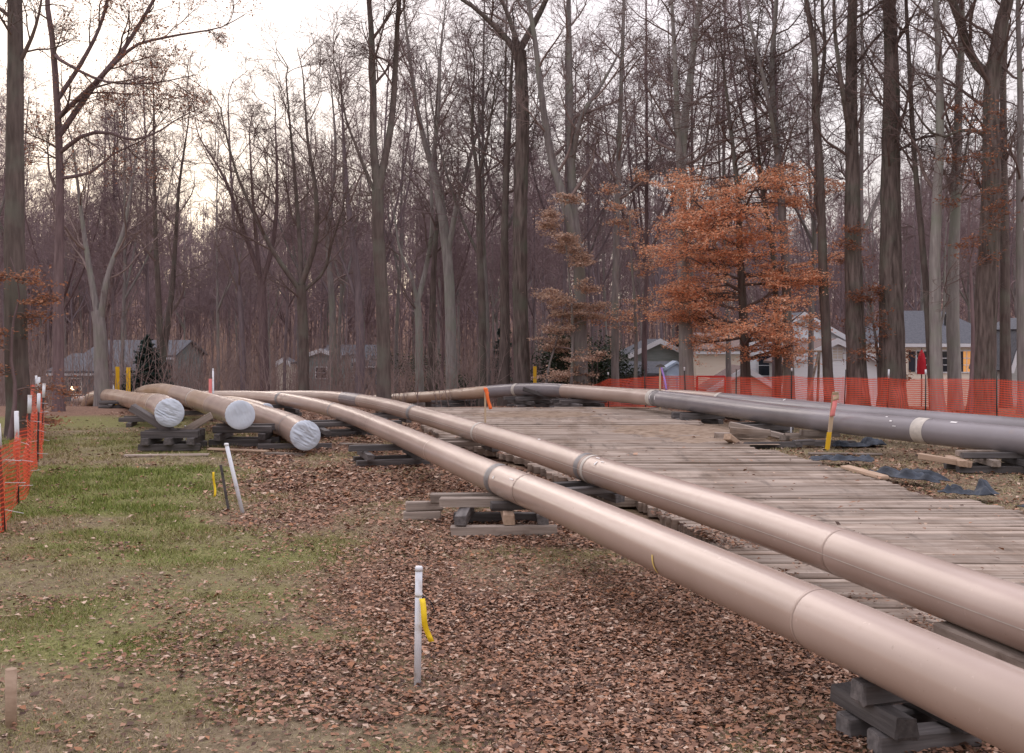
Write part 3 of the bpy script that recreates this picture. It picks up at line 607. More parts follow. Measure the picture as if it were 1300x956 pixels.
def net_panel(root, a, b, h0, h1, seed, z0=.02, sag=.08):
    """one span of netting between two posts, sagging and wavy"""
    n, k = 22, 9; t = np.linspace(0, 1, n); v = np.linspace(0, 1, k); T, Vv = np.meshgrid(t, v, indexing='ij')
    a, b = np.array(a), np.array(b); d = b - a; L = np.linalg.norm(d[:2]); nrm = np.array([-d[1], d[0]]) / L
    gzv = gz(a[0] + d[0] * T, a[1] + d[1] * T); h = h0 + (h1 - h0) * T - sag * 4 * T * (1 - T) * (.6 + .4 * math.sin(seed)) 
    bow = (.06 * np.sin(T * 9 + seed) * Vv + .10 * vnoise(T * 4 + seed, Vv * 2.5, seed)) * np.minimum(1, 6 * T * (1 - T))
    X = a[0] + d[0] * T + nrm[0] * bow; Y = a[1] + d[1] * T + nrm[1] * bow; Z = gzv + z0 + (h - z0) * Vv
    P = np.stack([X, Y, Z], -1).reshape(-1, 3) - np.array(root.location)
    ii = (np.arange(n - 1)[:, None] * k + np.arange(k - 1)[None]).ravel(); Q = np.stack([ii, ii + k, ii + k + 1, ii + 1], 1)
    me = mk_mesh('netting', P, Q, True, M_net); uv = me.uv_layers.new(name='uv'); UVp = np.stack([T * L, Vv * 1.2], -1).reshape(-1, 2)
    uv.data.foreach_set('uv', UVp[Q.ravel()].astype(np.float32).ravel()); return link('netting', me, root)

def fence(label, pts, heights, white, seed, sag=.08, rp=.022, post_h=.14):
    root = thing('barrier_fence', label, 'fence', (pts[0][0], pts[0][1], g1(*pts[0])))
    for i, (x, y) in enumerate(pts):
        z = g1(x, y); h = heights[i] + post_h + R.uniform(-.03, .06); lx, ly = R.uniform(-.05, .05), R.uniform(-.05, .05); L0 = Vector(root.location)
        b = MB(); b.tube([Vector((x, y, z - .15)) - L0, Vector((x + lx * h, y + ly * h, z + h)) - L0], rp, 8); po = b.build('post', M_iron, root, True)
        if white[i]:
            b = MB(); k = white[i]; b.tube([Vector((x + lx * (h - k), y + ly * (h - k), z + h - k)) - L0, Vector((x + lx * h, y + ly * h, z + h + .01)) - L0], rp * 1.5, 10); b.build('white_sleeve', M_pvc, po, True)
        if i: net_panel(root, pts[i - 1], (x, y), heights[i - 1], heights[i], seed + i, sag=sag)
        if seed == 3:
            for q in range(3):
                b = MB(); zz = z + .2 + .38 * q + R.uniform(-.08, .08); b.tube([Vector((x - .03, y, zz)) - L0, Vector((x + .03, y - .035, zz + .01)) - L0, Vector((x + .16 + R.uniform(0, .12), y - .04, zz + R.uniform(-.04, .05))) - L0], .004, 5); b.build('cable_tie', M_pvc, root)
    return root
LF = [(-5.75, 11.4), (-6.3, 13.7), (-7.3, 16.3), (-8.3, 18.9), (-9.3, 21.6), (-10.35, 24.2), (-11.65, 27.2), (-12.95, 30.2), (-14.35, 33.4), (-16.2, 36.5)]
fence('orange net barrier fence with white sleeved posts along the lawn', LF, [1.12, 1.1, 1.12, 1.15, 1.1, 1.12, 1.1, 1.1, 1.05, 1.0], [.25, .28, .55, .3, .35, .3, .35, .3, .3, .0], 3, .12, .022, .26)
RF = [(17.6, 27.5), (16.2, 30.6), (14.6, 33.2), (13.2, 35.2), (12.35, 36.3), (11.2, 37.2), (9.7, 38.3), (8.0, 39.4), (6.4, 40.6), (5.1, 42.0), (3.8, 43.4), (2.9, 44.6)]
fence('long orange net barrier fence between the thick pipes and the houses', RF, [1.25, 1.22, 1.25, 1.2, 1.22, 1.22, 1.2, 1.15, 1.2, 1.2, 1.15, .8], [0, .14, 0, .16, .3, 0, .1, 0, .12, 0, .1, 0], 40, .05, .02, .25)
# ------------------------------------------------------------------ houses and yard things
H_white = mat('white_siding', (.76, .81, .87), (.82, .86, .90), scale=2, stretch=(1, 1, 8), rough=.6, bump=.01, bscale=3)
H_cream = mat('cream_siding', (.80, .71, .60), (.84, .77, .66), scale=2, stretch=(1, 1, 8), rough=.6)
H_sage = mat('grey_green_siding', (.20, .24, .24), (.27, .31, .31), scale=2, stretch=(1, 1, 8), rough=.6)
H_slate = mat('slate_blue_siding', (.10, .13, .16), (.15, .18, .21), rough=.6)
H_beige = mat('beige_siding', (.55, .50, .44), (.62, .57, .5), rough=.7)
RF_g = mat('grey_roof_shingles', (.085, .09, .105), (.13, .135, .155), scale=9, rough=.9, bump=.01)
RF_b = mat('brown_roof_shingles', (.17, .12, .11), (.23, .17, .155), scale=9, rough=.9, bump=.01)
TRIM = mat('white_trim', (.66, .68, .72), rough=.5)
GLASS = mat('dark_window_glass', (.02, .025, .035), rough=.08, spec=.6)
SHUT = mat('dark_shutter', (.03, .03, .045), rough=.6)
M_red = mat('red_canvas', (.45, .015, .03), (.55, .025, .04), rough=.7)
M_shed = mat('pale_blue_plastic', (.42, .56, .74), (.5, .64, .8), rough=.45)
def lit_mat(name, c, e):
    m = bpy.data.materials.new(name); m.use_nodes = True; b = m.node_tree.nodes['Principled BSDF']
    b.inputs['Base Color'].default_value = (*c, 1); b.inputs['Emission Color'].default_value = (*c, 1); b.inputs['Emission Strength'].default_value = e; return m
LIT = lit_mat('lit_window', (.55, .26, .08), .35)
BULB = lit_mat('lit_bulb', (1, .72, .4), 6)

def window(root, x, z, w, h, yf, glass=None, shutters=False, bars=1):
    b = MB(); t = .07
    for (a0, a1, c0, c1) in ((-w/2-t, w/2+t, h/2, h/2+t), (-w/2-t, w/2+t, -h/2-t, -h/2), (-w/2-t, -w/2, -h/2, h/2), (w/2, w/2+t, -h/2, h/2)):
        b.box(x + a0, x + a1, yf - .06, yf, z + c0, z + c1)
    for k in range(bars): b.box(x - w/2, x + w/2, yf - .05, yf - .02, z - h/2 + h*(k+1)/(bars+1) - .02, z - h/2 + h*(k+1)/(bars+1) + .02)
    if bars > 1: b.box(x - .02, x + .02, yf - .047, yf - .02, z - h/2, z + h/2)
    fr = b.build('window', TRIM, root); g = MB(); g.box(x - w/2, x + w/2, yf - .03, yf - .01, z - h/2, z + h/2); g.build('pane', glass or GLASS, fr)
    if shutters:
        for sx in (-1, 1):
            g = MB(); c = x + sx * (w/2 + t + .2); g.box(c - .17, c + .17, yf - .05, yf - .005, z - h/2, z + h/2); g.build('shutter', SHUT, root)

def gable_house(label, cx, Y, w, depth, eave, ridge, wall, roof, name='house', along='y', rz=0.0, over=.3, windows=(), cat='house', base=None, trim=True):
    """cx,Y: middle of the front wall; gable faces the front when along == 'y'"""
    b0 = g1(cx, Y) - .1 if base is None else base
    root = thing(name, label, cat, (cx, Y, b0), rz); e, r = eave - b0, ridge - b0; m = MB()
    if along == 'y': m.prism([(-w/2, 0), (w/2, 0), (w/2, e), (0, r), (-w/2, e)], 0, depth)
    else:
        m.box(-w/2, w/2, 0, depth, 0, e); m.add([(-w/2, 0, e), (-w/2, depth, e), (-w/2, depth/2, r), (w/2, 0, e), (w/2, depth, e), (w/2, depth/2, r)], [(0, 2, 1), (3, 4, 5)])
    m.build('wall', wall, root)
    rf = MB(); th = .12
    if along == 'y':
        sl = (r - e) / (w/2); ex = w/2 + over
        for sx in (-1, 1): rf.prism([(0, r + .02), (sx*ex, e - sl*over + .02), (sx*ex, e - sl*over + .02 + th), (0, r + .02 + th)][::sx], -over, depth + over)
    else:
        sl = (r - e) / (depth/2)
        for sy in (-1, 1):
            yo = depth/2 + sy*(depth/2 + over)
            V = [(-w/2-over, depth/2, r+.02), (w/2+over, depth/2, r+.02), (w/2+over, yo, e-sl*over+.02), (-w/2-over, yo, e-sl*over+.02)]
            rf.add(V + [(a, b, c + th) for a, b, c in V], [(0,1,2,3), (7,6,5,4), (0,4,5,1), (1,5,6,2), (2,6,7,3), (3,7,4,0)])
    ro = rf.build('roof', roof, root)
    if trim and along == 'y':
        t = MB(); sl = (r - e) / (w/2); ex = w/2 + over
        for sx in (-1, 1): t.prism([(0, r - .16), (sx*ex, e - sl*over - .16), (sx*ex, e - sl*over + .16), (0, r + .16)][::sx], -over - .05, -over - .003)
        t.build('rake_board', TRIM, ro)
    elif trim:
        t = MB(); t.box(-w/2-over, w/2+over, -over-.06, -over-.004, e - .42*over - .12, e - .1); t.build('gutter', TRIM, ro)
    for wd in windows: window(root, *wd[:4], -.004, *wd[4:])
    return root
def px2x(px, Y): return (px - 650) / F * Y
def py2z(py, Y): return EYE - (py - HZ) / F * Y

# white house behind the orange beech
x0, x1 = px2x(948, 66), px2x(1090, 66)
hA = gable_house('tall white sided gable house behind the orange leaved beech', (x0+x1)/2, 66, x1-x0, 9, py2z(439, 66), py2z(399, 66), H_white, RF_g,
            windows=((-2.2, 2.6, .9, 1.2), (-.2, 1.5, .9, 1.2)))
x0, x1 = px2x(1004, 60), px2x(1120, 60)
gable_house('low white sided garage with gable vent beside the furrowed trunks', (x0+x1)/2, 60, x1-x0, 5, py2z(460, 60), py2z(433, 60), H_white, RF_b, windows=((.05, 3.15, .55, .6, H_beige, False, 3),))
x0, x1 = px2x(884, 64), px2x(946, 64)
gable_house('cream walled wing beside the tall white gable house', (x0+x1)/2, 64, x1-x0, 7, py2z(444, 64), py2z(425, 64), H_cream, RF_b, along='x', windows=((1.3, 1.6, .8, 1.0),))
gable_house('small lean garage with pinkish brown roof in front of the cream wing', px2x(945, 57), 57, 3.4, 3, py2z(494, 57), py2z(468, 57), H_beige, RF_b, name='garage', cat='garage', windows=())
# cream ranch house, hip roof
Y = 62; x0, x1 = px2x(1112, Y), px2x(1277, Y); b0 = g1((x0+x1)/2, Y) - .1; w = x1 - x0; dp = 8.0
rh = thing('house', 'cream ranch house with grey hip roof and one glowing window', 'house', ((x0+x1)/2, Y, b0)); e, r = py2z(436, Y) - b0, py2z(392, Y) - b0
m = MB(); m.box(-w/2, w/2, 0, dp, 0, e); m.build('wall', H_cream, rh)
m = MB(); o = .35; V = [(-w/2-o, -o, e), (w/2+o, -o, e), (w/2+o, dp+o, e), (-w/2-o, dp+o, e), (-w/2+2.6, dp/2, r), (w/2-2.0, dp/2, r)]
m.add(V, [(0,1,5,4), (1,2,5), (2,3,4,5), (3,0,4), (3,2,1,0)]); ro = m.build('roof', RF_g, rh)
m = MB(); m.box(-w/2-o-.05, w/2+o+.05, -o-.07, -o-.004, e-.2, e-.01); m.build('gutter', TRIM, ro)
m = MB(); m.tube([(w/2-2.6, 2.0, e+.6), (w/2-2.6, 2.0, e+1.7)], .09, 8); m.build('vent_pipe', M_iron, ro)
cxm = (x0+x1)/2
for px, gl, sh in ((1172, GLASS, True), (1204, GLASS, True), (1227, LIT, False)): window(rh, px2x(px, Y) - cxm, py2z(459, Y) - b0, .75 if gl is GLASS else .8, 1.15, -.004, gl, sh, 2)
m = MB(); m.box(px2x(1259, Y)-cxm, px2x(1266, Y)-cxm+.5, -.06, -.004, .1, 2.3); m.build('door', RF_b, rh)
m = MB(); m.box(w/2-.05, w/2+.06, -.07, .1, 0, e-.2); m.build('corner_board', TRIM, rh)
gable_house('white side wing at the corner of the cream ranch house', px2x(1284, 64), 64, 2.4, 5, py2z(445, 64), py2z(425, 64), H_white, RF_g, name='house_wing')
# gambrel barn at the edge
Y = 50; xb = px2x(1283, Y); b0 = g1(xb + 2, Y) - .1; gb = thing('garden_barn', 'grey sided gambrel garden barn with white trim beside the ranch house', 'barn', (xb + 1.7, Y, b0))
zl, zm, zt = py2z(468, Y) - b0, py2z(420, Y) - b0, py2z(405, Y) - b0; out = [(-1.7, 0), (1.7, 0), (1.7, zl), (1.2, zm), (0, zt), (-1.2, zm), (-1.7, zl)]
m = MB(); m.prism(out, 0, 4); m.build('wall', mat('clapboard', (.36, .38, .38), (.45, .46, .45), scale=2, stretch=(1, 1, 14), rough=.7, bump=.01), gb)
for sx in (-1, 1):
    m = MB()
    for (a, b) in (((1.78, zl - .15), (1.2, zm + .02)), ((1.2, zm + .02), (0, zt + .02))):
        m.prism([(sx*a[0], a[1]), (sx*b[0], b[1]), (sx*b[0], b[1] + .1), (sx*(a[0] + .1), a[1] + .06)][::-sx], -.2, 4.2)
    m.build('roof', RF_g, gb); t = MB()
    t.prism([(sx*1.85, zl - .2), (sx*1.25, zm), (sx*1.1, zm - .05), (sx*1.66, zl - .2)][::-sx], -.26, -.204); t.build('rake_board', TRIM, gb)
window(gb, -1.05, zl - .55, .42, .8, -.004); window(gb, -.4, zl - .55, .42, .8, -.004)
# houses farther left
x0, x1 = px2x(803, 70), px2x(872, 70)
gable_house('grey green gable house with pale eaves behind the long grey shed', (x0+x1)/2, 70, x1-x0, 8, py2z(450, 70), py2z(433, 70), H_sage, RF_g, windows=((-.9, 1.7, .7, .9),))
x0, x1 = px2x(742, 56), px2x(850, 56)
gable_house('long low shed with dark grey roof behind the orange fence', (x0+x1)/2, 56, x1-x0, 3.4, py2z(475, 56), py2z(463, 56), H_slate, RF_g, name='shed', along='x', cat='shed', trim=False)
x0, x1 = px2x(846, 51), px2x(872, 51)
gable_house('pale blue plastic garden shed behind the orange fence', (x0+x1)/2, 51, x1-x0, 1.2, py2z(470, 51), py2z(462, 51), M_shed, M_shed, name='shed', cat='shed', over=.08, trim=False, windows=((-.2, 1.0, .16, .9, TRIM), (.2, 1.0, .16, .9, TRIM)))
gable_house('dark slate house with grey roof and a lit porch lamp', px2x(118, 74), 74, 5.4, 8, py2z(472, 74), py2z(452, 74), H_slate, RF_g, along='x', windows=((-1.2, 1.1, .8, 1.0), (.9, 1.1, .8, 1.0)))
gable_house('grey green house with shuttered windows behind the spruce', px2x(165, 82), 82, 6.4, 8, py2z(452, 82), py2z(434, 82), H_sage, RF_g, along='x', windows=((-.9, 2.6, .6, .9, GLASS, True), (1.2, 2.6, .6, .9, GLASS, True)))
lp = thing('porch_lamp', 'glowing porch lamp on the dark slate house', 'lamp', (px2x(93, 73.9), 73.85, py2z(493, 73.9))); m = MB(); m.tube([(0, -.1, -.12), (0, -.1, 0), (0, -.1, .12)], [.08, .13, .07], 12); m.build('bulb', BULB, lp, True); m = MB(); m.box(-.06, .06, -.06, .15, .12, .2); m.build('bracket', M_iron, lp)
x0, x1 = px2x(351, 72), px2x(368, 72)
gable_house('small beige gabled shed between bare trunks', (x0+x1)/2, 72, x1-x0, 2, py2z(462, 72), py2z(457, 72), H_beige, RF_g, name='shed', cat='shed', over=.06)
gable_house('dim slate blue house with pale gable trim among bare trunks', px2x(408, 84), 84, 2.6, 7, py2z(452, 84), py2z(445, 84), H_sage, RF_g, over=.25, windows=((0, 1.7, .8, .8),))
gable_house('long dim bluish house half hidden behind the tree trunks', px2x(447, 92), 92, 4.8, 7, py2z(463, 92), py2z(440, 92), H_slate, RF_g, along='x', windows=((.2, 1.6, .4, 2.0, TRIM),))
# yard
p = Vector((px2x(1170, 57), 57, 0)); p.z = g1(p.x, p.y); um = thing('patio_umbrella', 'closed red patio umbrella in front of the cream ranch house', 'umbrella', p)
zt, zb = py2z(444, 57) - p.z, py2z(475, 57) - p.z
m = MB(); m.tube([(0, 0, 0), (0, 0, zt + .1)], .03, 8); m.build('pole', M_iron, um, True)
a = np.arange(16) * 2 * math.pi / 16; prof = [(zb, .19), (zb + .25, .21), (zb + .8, .17), (zt - .2, .11), (zt, .03)]; m = MB()
V = [(rr * (1 + .22 * math.cos(8 * t)) * math.cos(t), rr * (1 + .22 * math.cos(8 * t)) * math.sin(t), z) for z, rr in prof for t in a]
m.add(V, [(i*16+j, i*16+(j+1)%16, (i+1)*16+(j+1)%16, (i+1)*16+j) for i in range(4) for j in range(16)]); m.build('canopy', M_red, um, True)
m = MB(); m.tube([(0, 0, .0), (0, 0, .1)], .28, 16); m.build('base', M_iron, um)
Y = 47; sw = thing('swing_frame', 'wooden swing set frame with slanted legs behind the orange fence', 'swing set', (px2x(1030, Y), Y, g1(px2x(1030, Y), Y)))
zt = py2z(446, Y) - sw.location.z; wd_m = M_stake
for (xa, xb2, yo) in ((px2x(1019, Y), px2x(1040, Y), -.5), (px2x(1041, Y), px2x(1040, Y), .4)):
    m = MB(); m.tube([(xa - sw.location.x, yo, -.05), (xb2 - sw.location.x, 0, zt)], .055, 6); m.build('leg', M_tim, sw)
for q in (-.5, .4):
    m = MB(); m.tube([(-1.35, q, -.05), (-1.1, 0, zt)], .055, 6); m.build('leg', M_tim, sw)
m = MB(); m.tube([(-1.25, 0, zt), (.45, 0, zt)], .05, 6); m.build('beam', M_timl, sw)
Y = 48; rb = thing('red_rail', 'red steel rail frame with one post behind the orange fence', 'rail', (px2x(903, Y), Y, g1(px2x(903, Y), Y))); zt = py2z(478, Y) - rb.location.z
for q in (-.62, .6): m = MB(); m.tube([(q, 0, -.05), (q, 0, zt)], .045, 6); m.build('post', M_red, rb)
m = MB(); m.tube([(-.62, 0, zt), (.6, 0, zt)], .045, 6); m.build('rail', M_red, rb)

# ------------------------------------------------------------------ trees
def grow(P, Rd, rng, per, t0, t1, lmin, lmax, ang, npts, wig, up, rr, rmin, tap=.75, zf=1.0):
    """children of every branch: P (N,K,3) points, Rd (N,K) radii"""
    N, K, _ = P.shape; n = N * per; par = np.repeat(np.arange(N), per)
    t = t0 + (t1 - t0) * (np.tile(np.arange(per), N) + rng.random(n)) / per
    f = t * (K - 1); i = np.minimum(f.astype(int), K - 2); fr = (f - i)[:, None]
    s = P[par, i] * (1 - fr) + P[par, i + 1] * fr; tan = P[par, i + 1] - P[par, i]; tan /= np.linalg.norm(tan, axis=1, keepdims=True) + 1e-9
    r0 = Rd[par, i] * (1 - fr[:, 0]) + Rd[par, i + 1] * fr[:, 0]
    ref = rng.normal(size=(n, 3)); az = np.cross(tan, ref); az /= np.linalg.norm(az, axis=1, keepdims=True) + 1e-9
    a = np.radians(rng.uniform(ang[0], ang[1], n))[:, None]; d = (tan * np.cos(a) + az * np.sin(a)) * np.array([1, 1, zf]); d /= np.linalg.norm(d, axis=1, keepdims=True) + 1e-9
    L = rng.uniform(lmin, lmax, n) * (1.15 - tap * t); r0 = np.maximum(np.minimum(r0 * rr * rng.uniform(.75, 1.15, n), r0 * .85), rmin)
    r0 = np.minimum(r0, L * .019 + rmin); pts = [s]; st = (L / (npts - 1))[:, None]
    for k in range(npts - 1):
        d = d + rng.normal(0, wig, (n, 3)) * np.array([1, 1, zf]) + np.array([0, 0, up]); d /= np.linalg.norm(d, axis=1, keepdims=True); pts.append(pts[-1] + d * st)
    Pc = np.stack(pts, 1); w = np.linspace(1, 0, npts)[None]; Rc = rmin * .6 + (r0[:, None] - rmin * .6) * w ** .8
    return Pc, Rc

def leaf_quads(C, rng, size, cols, flat=.5, droop=0.0):
    """two-triangle folded leaves at points C"""
    n = len(C); a = rng.random(n) * 2 * math.pi; d = np.stack([np.cos(a), np.sin(a), rng.normal(-droop, flat, n)], 1); d /= np.linalg.norm(d, axis=1, keepdims=True)
    up = np.stack([rng.normal(0, flat, n), rng.normal(0, flat, n), np.ones(n)], 1); sdv = np.cross(d, up); sdv /= np.linalg.norm(sdv, axis=1, keepdims=True) + 1e-9; nn = np.cross(sdv, d)
    L = size * rng.uniform(.6, 1.25, n)[:, None]; W = L * rng.uniform(.28, .42, n)[:, None]; cu = rng.uniform(-.12, .38, n)[:, None] * L
    of = d * L * rng.uniform(-.15, .15, n)[:, None]; V = np.stack([C - d * L * .5, C + sdv * W + of + nn * cu, C + d * L * .5 + nn * cu * .5, C - sdv * W - of + nn * cu * .8], 1).reshape(-1, 3)
    Q = np.arange(n * 4).reshape(-1, 4); cols = np.array(cols); c = cols[rng.integers(0, len(cols), n)] * rng.uniform(.75, 1.25, (n, 1)); return V, Q, np.repeat(c, 4, 0)

def leaf_mesh(name, V, Q, c, m):
    tri = np.concatenate([Q[:, [0, 1, 2]], Q[:, [0, 2, 3]]], 0); me = mk_mesh(name, V, tri, False, m)
    at_ = me.color_attributes.new('tint', 'FLOAT_COLOR', 'POINT'); at_.data.foreach_set('color', np.concatenate([np.clip(c, 0, 1), np.ones((len(c), 1))], 1).astype(np.float32).ravel()); return me

def tree_meshes(stems, seed, origin, bk, tw, first=.35, lim=dict(), leaves=None, dens=1.0, limb0=0, detail=4):
    """stems: list of (points, r0, r1); returns trunk mesh, crown mesh, leaf mesh (local to origin)"""
    rng = np.random.default_rng(seed); TV, TQ, CV, CQ = [], [], [], []; tn = cn = 0; l1P, l1R = [], []
    for k, (pts, r0, r1) in enumerate(stems):
        C, s = spline(pts, .45); C = C - np.array(origin); n = len(C); u = np.linspace(0, 1, n); rad = r0 + (r1 - r0) * u
        C[2:] += np.cumsum(rng.normal(0, .006, C[2:].shape), 0) * np.array([1, 1, 0])
        if k == 0: rad = rad * (1 + .25 * np.exp(-np.maximum(C[:, 2] - C[0, 2] - .2, 0) / .3)); 
        V, Q = tubes(C[None], rad[None], 14 if r0 > .1 else 9)
        lump = 1 + .05 * vnoise(V[:, 2] * 1.5 + seed, np.arctan2(V[:, 1], V[:, 0]) * 2, seed); ctr = np.repeat(C, 14 if r0 > .1 else 9, 0); V = ctr + (V - ctr) * lump[:, None]
        TV.append(V); TQ.append(Q + tn); tn += len(V)
        q = np.linspace(0, n - 1, 40); ip = np.stack([np.interp(q, np.arange(n), C[:, j]) for j in range(3)], 1); l1P.append((ip, np.interp(q, np.arange(n), rad), k))
    o = dict(n1=9, l1=(2.2, 4.5), a1=(35, 65), up1=.05, n2=6, l2=(.9, 2.0), a2=(30, 65), up2=.03, n3=5, l3=(.45, 1.0), n4=4, l4=(.2, .5), r4=.0055); o.update(lim)
    lv = [[], [], [], []]
    for ip, rd, k in l1P:
        t0 = first if k == 0 else .15; ln = np.linalg.norm(np.diff(ip, axis=0), axis=1).sum() * (.99 - t0)
        a, b = grow(ip[None], rd[None], rng, max(1, int(o['n1'] / 10 * ln / .85)), t0, .99, *o['l1'], o['a1'], 9, .13, o['up1'], .5, .018, o.get('tap', .75), o.get('z1', 1)); lv[0].append((a, b))
    P1 = np.concatenate([a for a, b in lv[0]]); R1 = np.concatenate([b for a, b in lv[0]])
    P2, R2 = grow(P1, R1, rng, o['n2'], .18, .99, *o['l2'], o['a2'], 6, .16, o['up2'], .6, .011, zf=o.get('z2', 1))
    P3, R3 = grow(P2, R2, rng, max(1, int(o['n3'] * dens)), .15, 1, *o['l3'], (28, 62), 4, .18, o['up2'], .65, .0075, zf=o.get('z2', 1))
    sets = [(P1, R1, 6), (P2, R2, 3), (P3, R3, 3)]
    if detail > 3:
        P4, R4 = grow(P3, R3, rng, max(1, int(o['n4'] * dens)), .2, 1, *o['l4'], (25, 60), 2, .15, o['up2'], .8, o['r4'], zf=o.get('z2', 1)); sets.append((P4, R4, 3))
    for P, Rr, sd in sets:
        V, Q = tubes(P, Rr, sd); CV.append(V); CQ.append(Q + cn); cn += len(V)
    trunk = mk_mesh('trunk', np.concatenate(TV), np.concatenate(TQ), True, bk); crown = mk_mesh('crown', np.concatenate(CV), np.concatenate(CQ), False, tw)
    lm = None
    if leaves:
        cnt, size, cols, zmax, flat = leaves; src = np.concatenate([sets[-1][0].reshape(-1, 3), P3.reshape(-1, 3), P2[:, 2:].reshape(-1, 3)])
        src = src[src[:, 2] < zmax] if len(src[src[:, 2] < zmax]) else src; C = src[rng.integers(0, len(src), cnt)] + rng.normal(0, 1, (cnt, 3)) * np.array([.15, .15, .035]); lm = leaf_mesh('foliage', *leaf_quads(C, rng, size, cols, flat, .25), M_beech)
    return trunk, crown, lm

def put_tree(name, label, base, ms, group=None, rz=0.0, sc=1.0, cat='tree'):
    t = thing(name, label, cat, base, rz, group); t.scale = (sc, sc, sc)
    for nm, me in zip(('trunk', 'crown', 'foliage'), ms):
        if me: link(nm, me, t)
    return t

def px_tree(label, Y, paths, bk, tw, seed, top=19.0, name='bare_tree', group=None, first=.3, lim=dict(), leaves=None, dens=1.0, cat='tree', detail=4):
    """paths: [( [(px,py),...], width0 px, width1 px )] given at depth Y"""
    rng = random.Random(seed); stems = []; base = None
    for k, (pp, w0, w1) in enumerate(paths):
        pts = []; dy = 0
        for j, (a, b) in enumerate(pp):
            if k == 0 and j == 0: x = px2x(a, Y); base = Vector((x, Y, g1(x, Y))); pts.append(base + Vector((0, 0, -.15))); continue
            dy += rng.uniform(-.25, .25) * (0 if k and j == 0 else 1)
            q = at(a, b, Y); pts.append(Vector((q.x, q.y + (dy if k == 0 else dy * 2), q.z)))
        if k and len(stems):                          # start a fork on the trunk it grows from
            best = min((np.linalg.norm(np.array(pts[0]) - c), tuple(c)) for s in stems for c in spline(s[0], .3)[0]); pts[0] = Vector(best[1])
        if pp[-1][1] <= 5 and top > pts[-1].z + 1:
            d = (pts[-1] - pts[-2]).normalized(); d = (d + Vector((0, 0, .5))).normalized(); h = top - pts[-1].z
            pts += [pts[-1] + d * h * .5 + Vector((rng.uniform(-.3, .3), rng.uniform(-.3, .3), 0)), pts[-1] + d * h + Vector((rng.uniform(-.6, .6), 0, 0))]; w1 = w1 * .35
        elif k or len(paths) == 1 or paths[1][0][0][1] > pp[-1][1] + 25:      # let the tip taper out
            d = (pts[-1] - pts[-2]).normalized(); d = (d + Vector((0, 0, .25))).normalized(); pts += [pts[-1] + d * .6 + Vector((rng.uniform(-.1, .1), 0, 0)), pts[-1] + d * 1.4 + Vector((rng.uniform(-.4, .4), 0, 0))]; w1 = .8
        s = Y / F / 2; stems.append((pts, w0 * s, w1 * s))
    return put_tree(name, label, base, tree_meshes(stems, seed, base, bk, tw, first, lim, leaves, dens, detail=detail), group, cat=cat)

S_wide = dict(n1=10, l1=(2.0, 4.2), a1=(30, 60), up1=.07)
S_tall = dict(n1=11, l1=(1.8, 4.0), a1=(35, 70), up1=.06, n2=6)
BRN = [(.30, .13, .075), (.36, .17, .10), (.24, .10, .06), (.42, .22, .14)]
TANL = [(.52, .35, .26), (.60, .43, .33), (.42, .26, .19), (.66, .50, .40)]
ORG = [(.80, .42, .25), (.76, .36, .20), (.82, .49, .32), (.68, .32, .185), (.84, .58, .42)]
T = px_tree
T('thick dark trunk leaning over the orange fence beside the lawn', 27, [([(25,560),(24,400),(20,200),(17,0)], 31, 23)], B_dark, TW_d, 1, first=.45, lim=dict(n1=12, l1=(1.5, 3.5)))
T('spreading tree with long arching limbs and brown leaves above the orange fence', 38, [([(74,515),(72,350),(70,200),(66,60),(62,2)], 15, 9), ([(80,185),(103,172),(130,166),(153,173),(176,177),(206,166)], 6, 2), ([(75,222),(110,216),(136,193),(171,178)], 5, 2),
   ([(70,142),(118,108),(161,70),(181,59),(220,45),(272,36)], 7, 2), ([(60,66),(83,80),(141,108),(200,110)], 5, 1.5), ([(75,165),(115,105),(150,55),(178,3)], 8, 4), ([(72,120),(105,60),(120,3)], 6, 4)], B_red, TW_d, 2, first=.35,
   lim=dict(n1=8, l1=(1.4, 3.0), a1=(30, 60), up1=.03), leaves=(7500, .085, BRN, 30, .6))
T('stout grey tree forking low in front of the slate house', 47, [([(130,487),(128,420),(124,395)], 19, 15), ([(124,402),(112,340),(100,260),(95,180)], 9, 4), ([(128,410),(140,350),(155,290),(168,215)], 9, 3)], B_grey, TW_m, 3, lim=S_wide, first=.6)
T('twin stemmed dark tree behind the spruce', 54, [([(205,480),(203,400),(200,300),(198,190),(200,120)], 10, 4), ([(206,470),(212,400),(216,330),(224,240),(236,150)], 9, 3)], B_dark, TW_m, 4, lim=S_wide, first=.4)
T('slender grey tree between the spruce and the beige shed', 56, [([(310,500),(306,400),(298,300),(292,210),(288,130)], 9, 3)], B_far, TW_m, 5, lim=S_wide)
T('pinkish trunk splitting into a wide crown beside the beige shed', 52, [([(337,495),(333,420),(330,355)], 13, 10), ([(330,358),(310,290),(290,230),(262,185)], 7, 2), ([(332,360),(346,300),(352,220),(348,150)], 7, 3), ([(331,350),(322,280),(318,180)], 6, 2)], B_red, TW_m, 6, lim=S_wide, first=.75)
T('dark vase shaped tree with crooked limbs in front of the gable trim house', 47, [([(386,500),(386,430),(384,362)], 14, 12), ([(384,368),(350,320),(325,270),(303,215),(292,160)], 7, 2), ([(385,362),(402,310),(406,250),(396,180),(390,105)], 8, 3), ([(384,358),(378,300),(370,200),(362,100)], 7, 3), ([(386,372),(412,345),(424,310),(440,270)], 5, 2)], B_dark, TW_d, 7, lim=S_wide, first=.8)
T('plain grey trunk between the crooked elbow tree and the dark vase tree', 55, [([(422,500),(423,400),(416,300),(426,200),(420,110)], 11, 4)], B_grey, TW_m, 8, lim=S_wide)
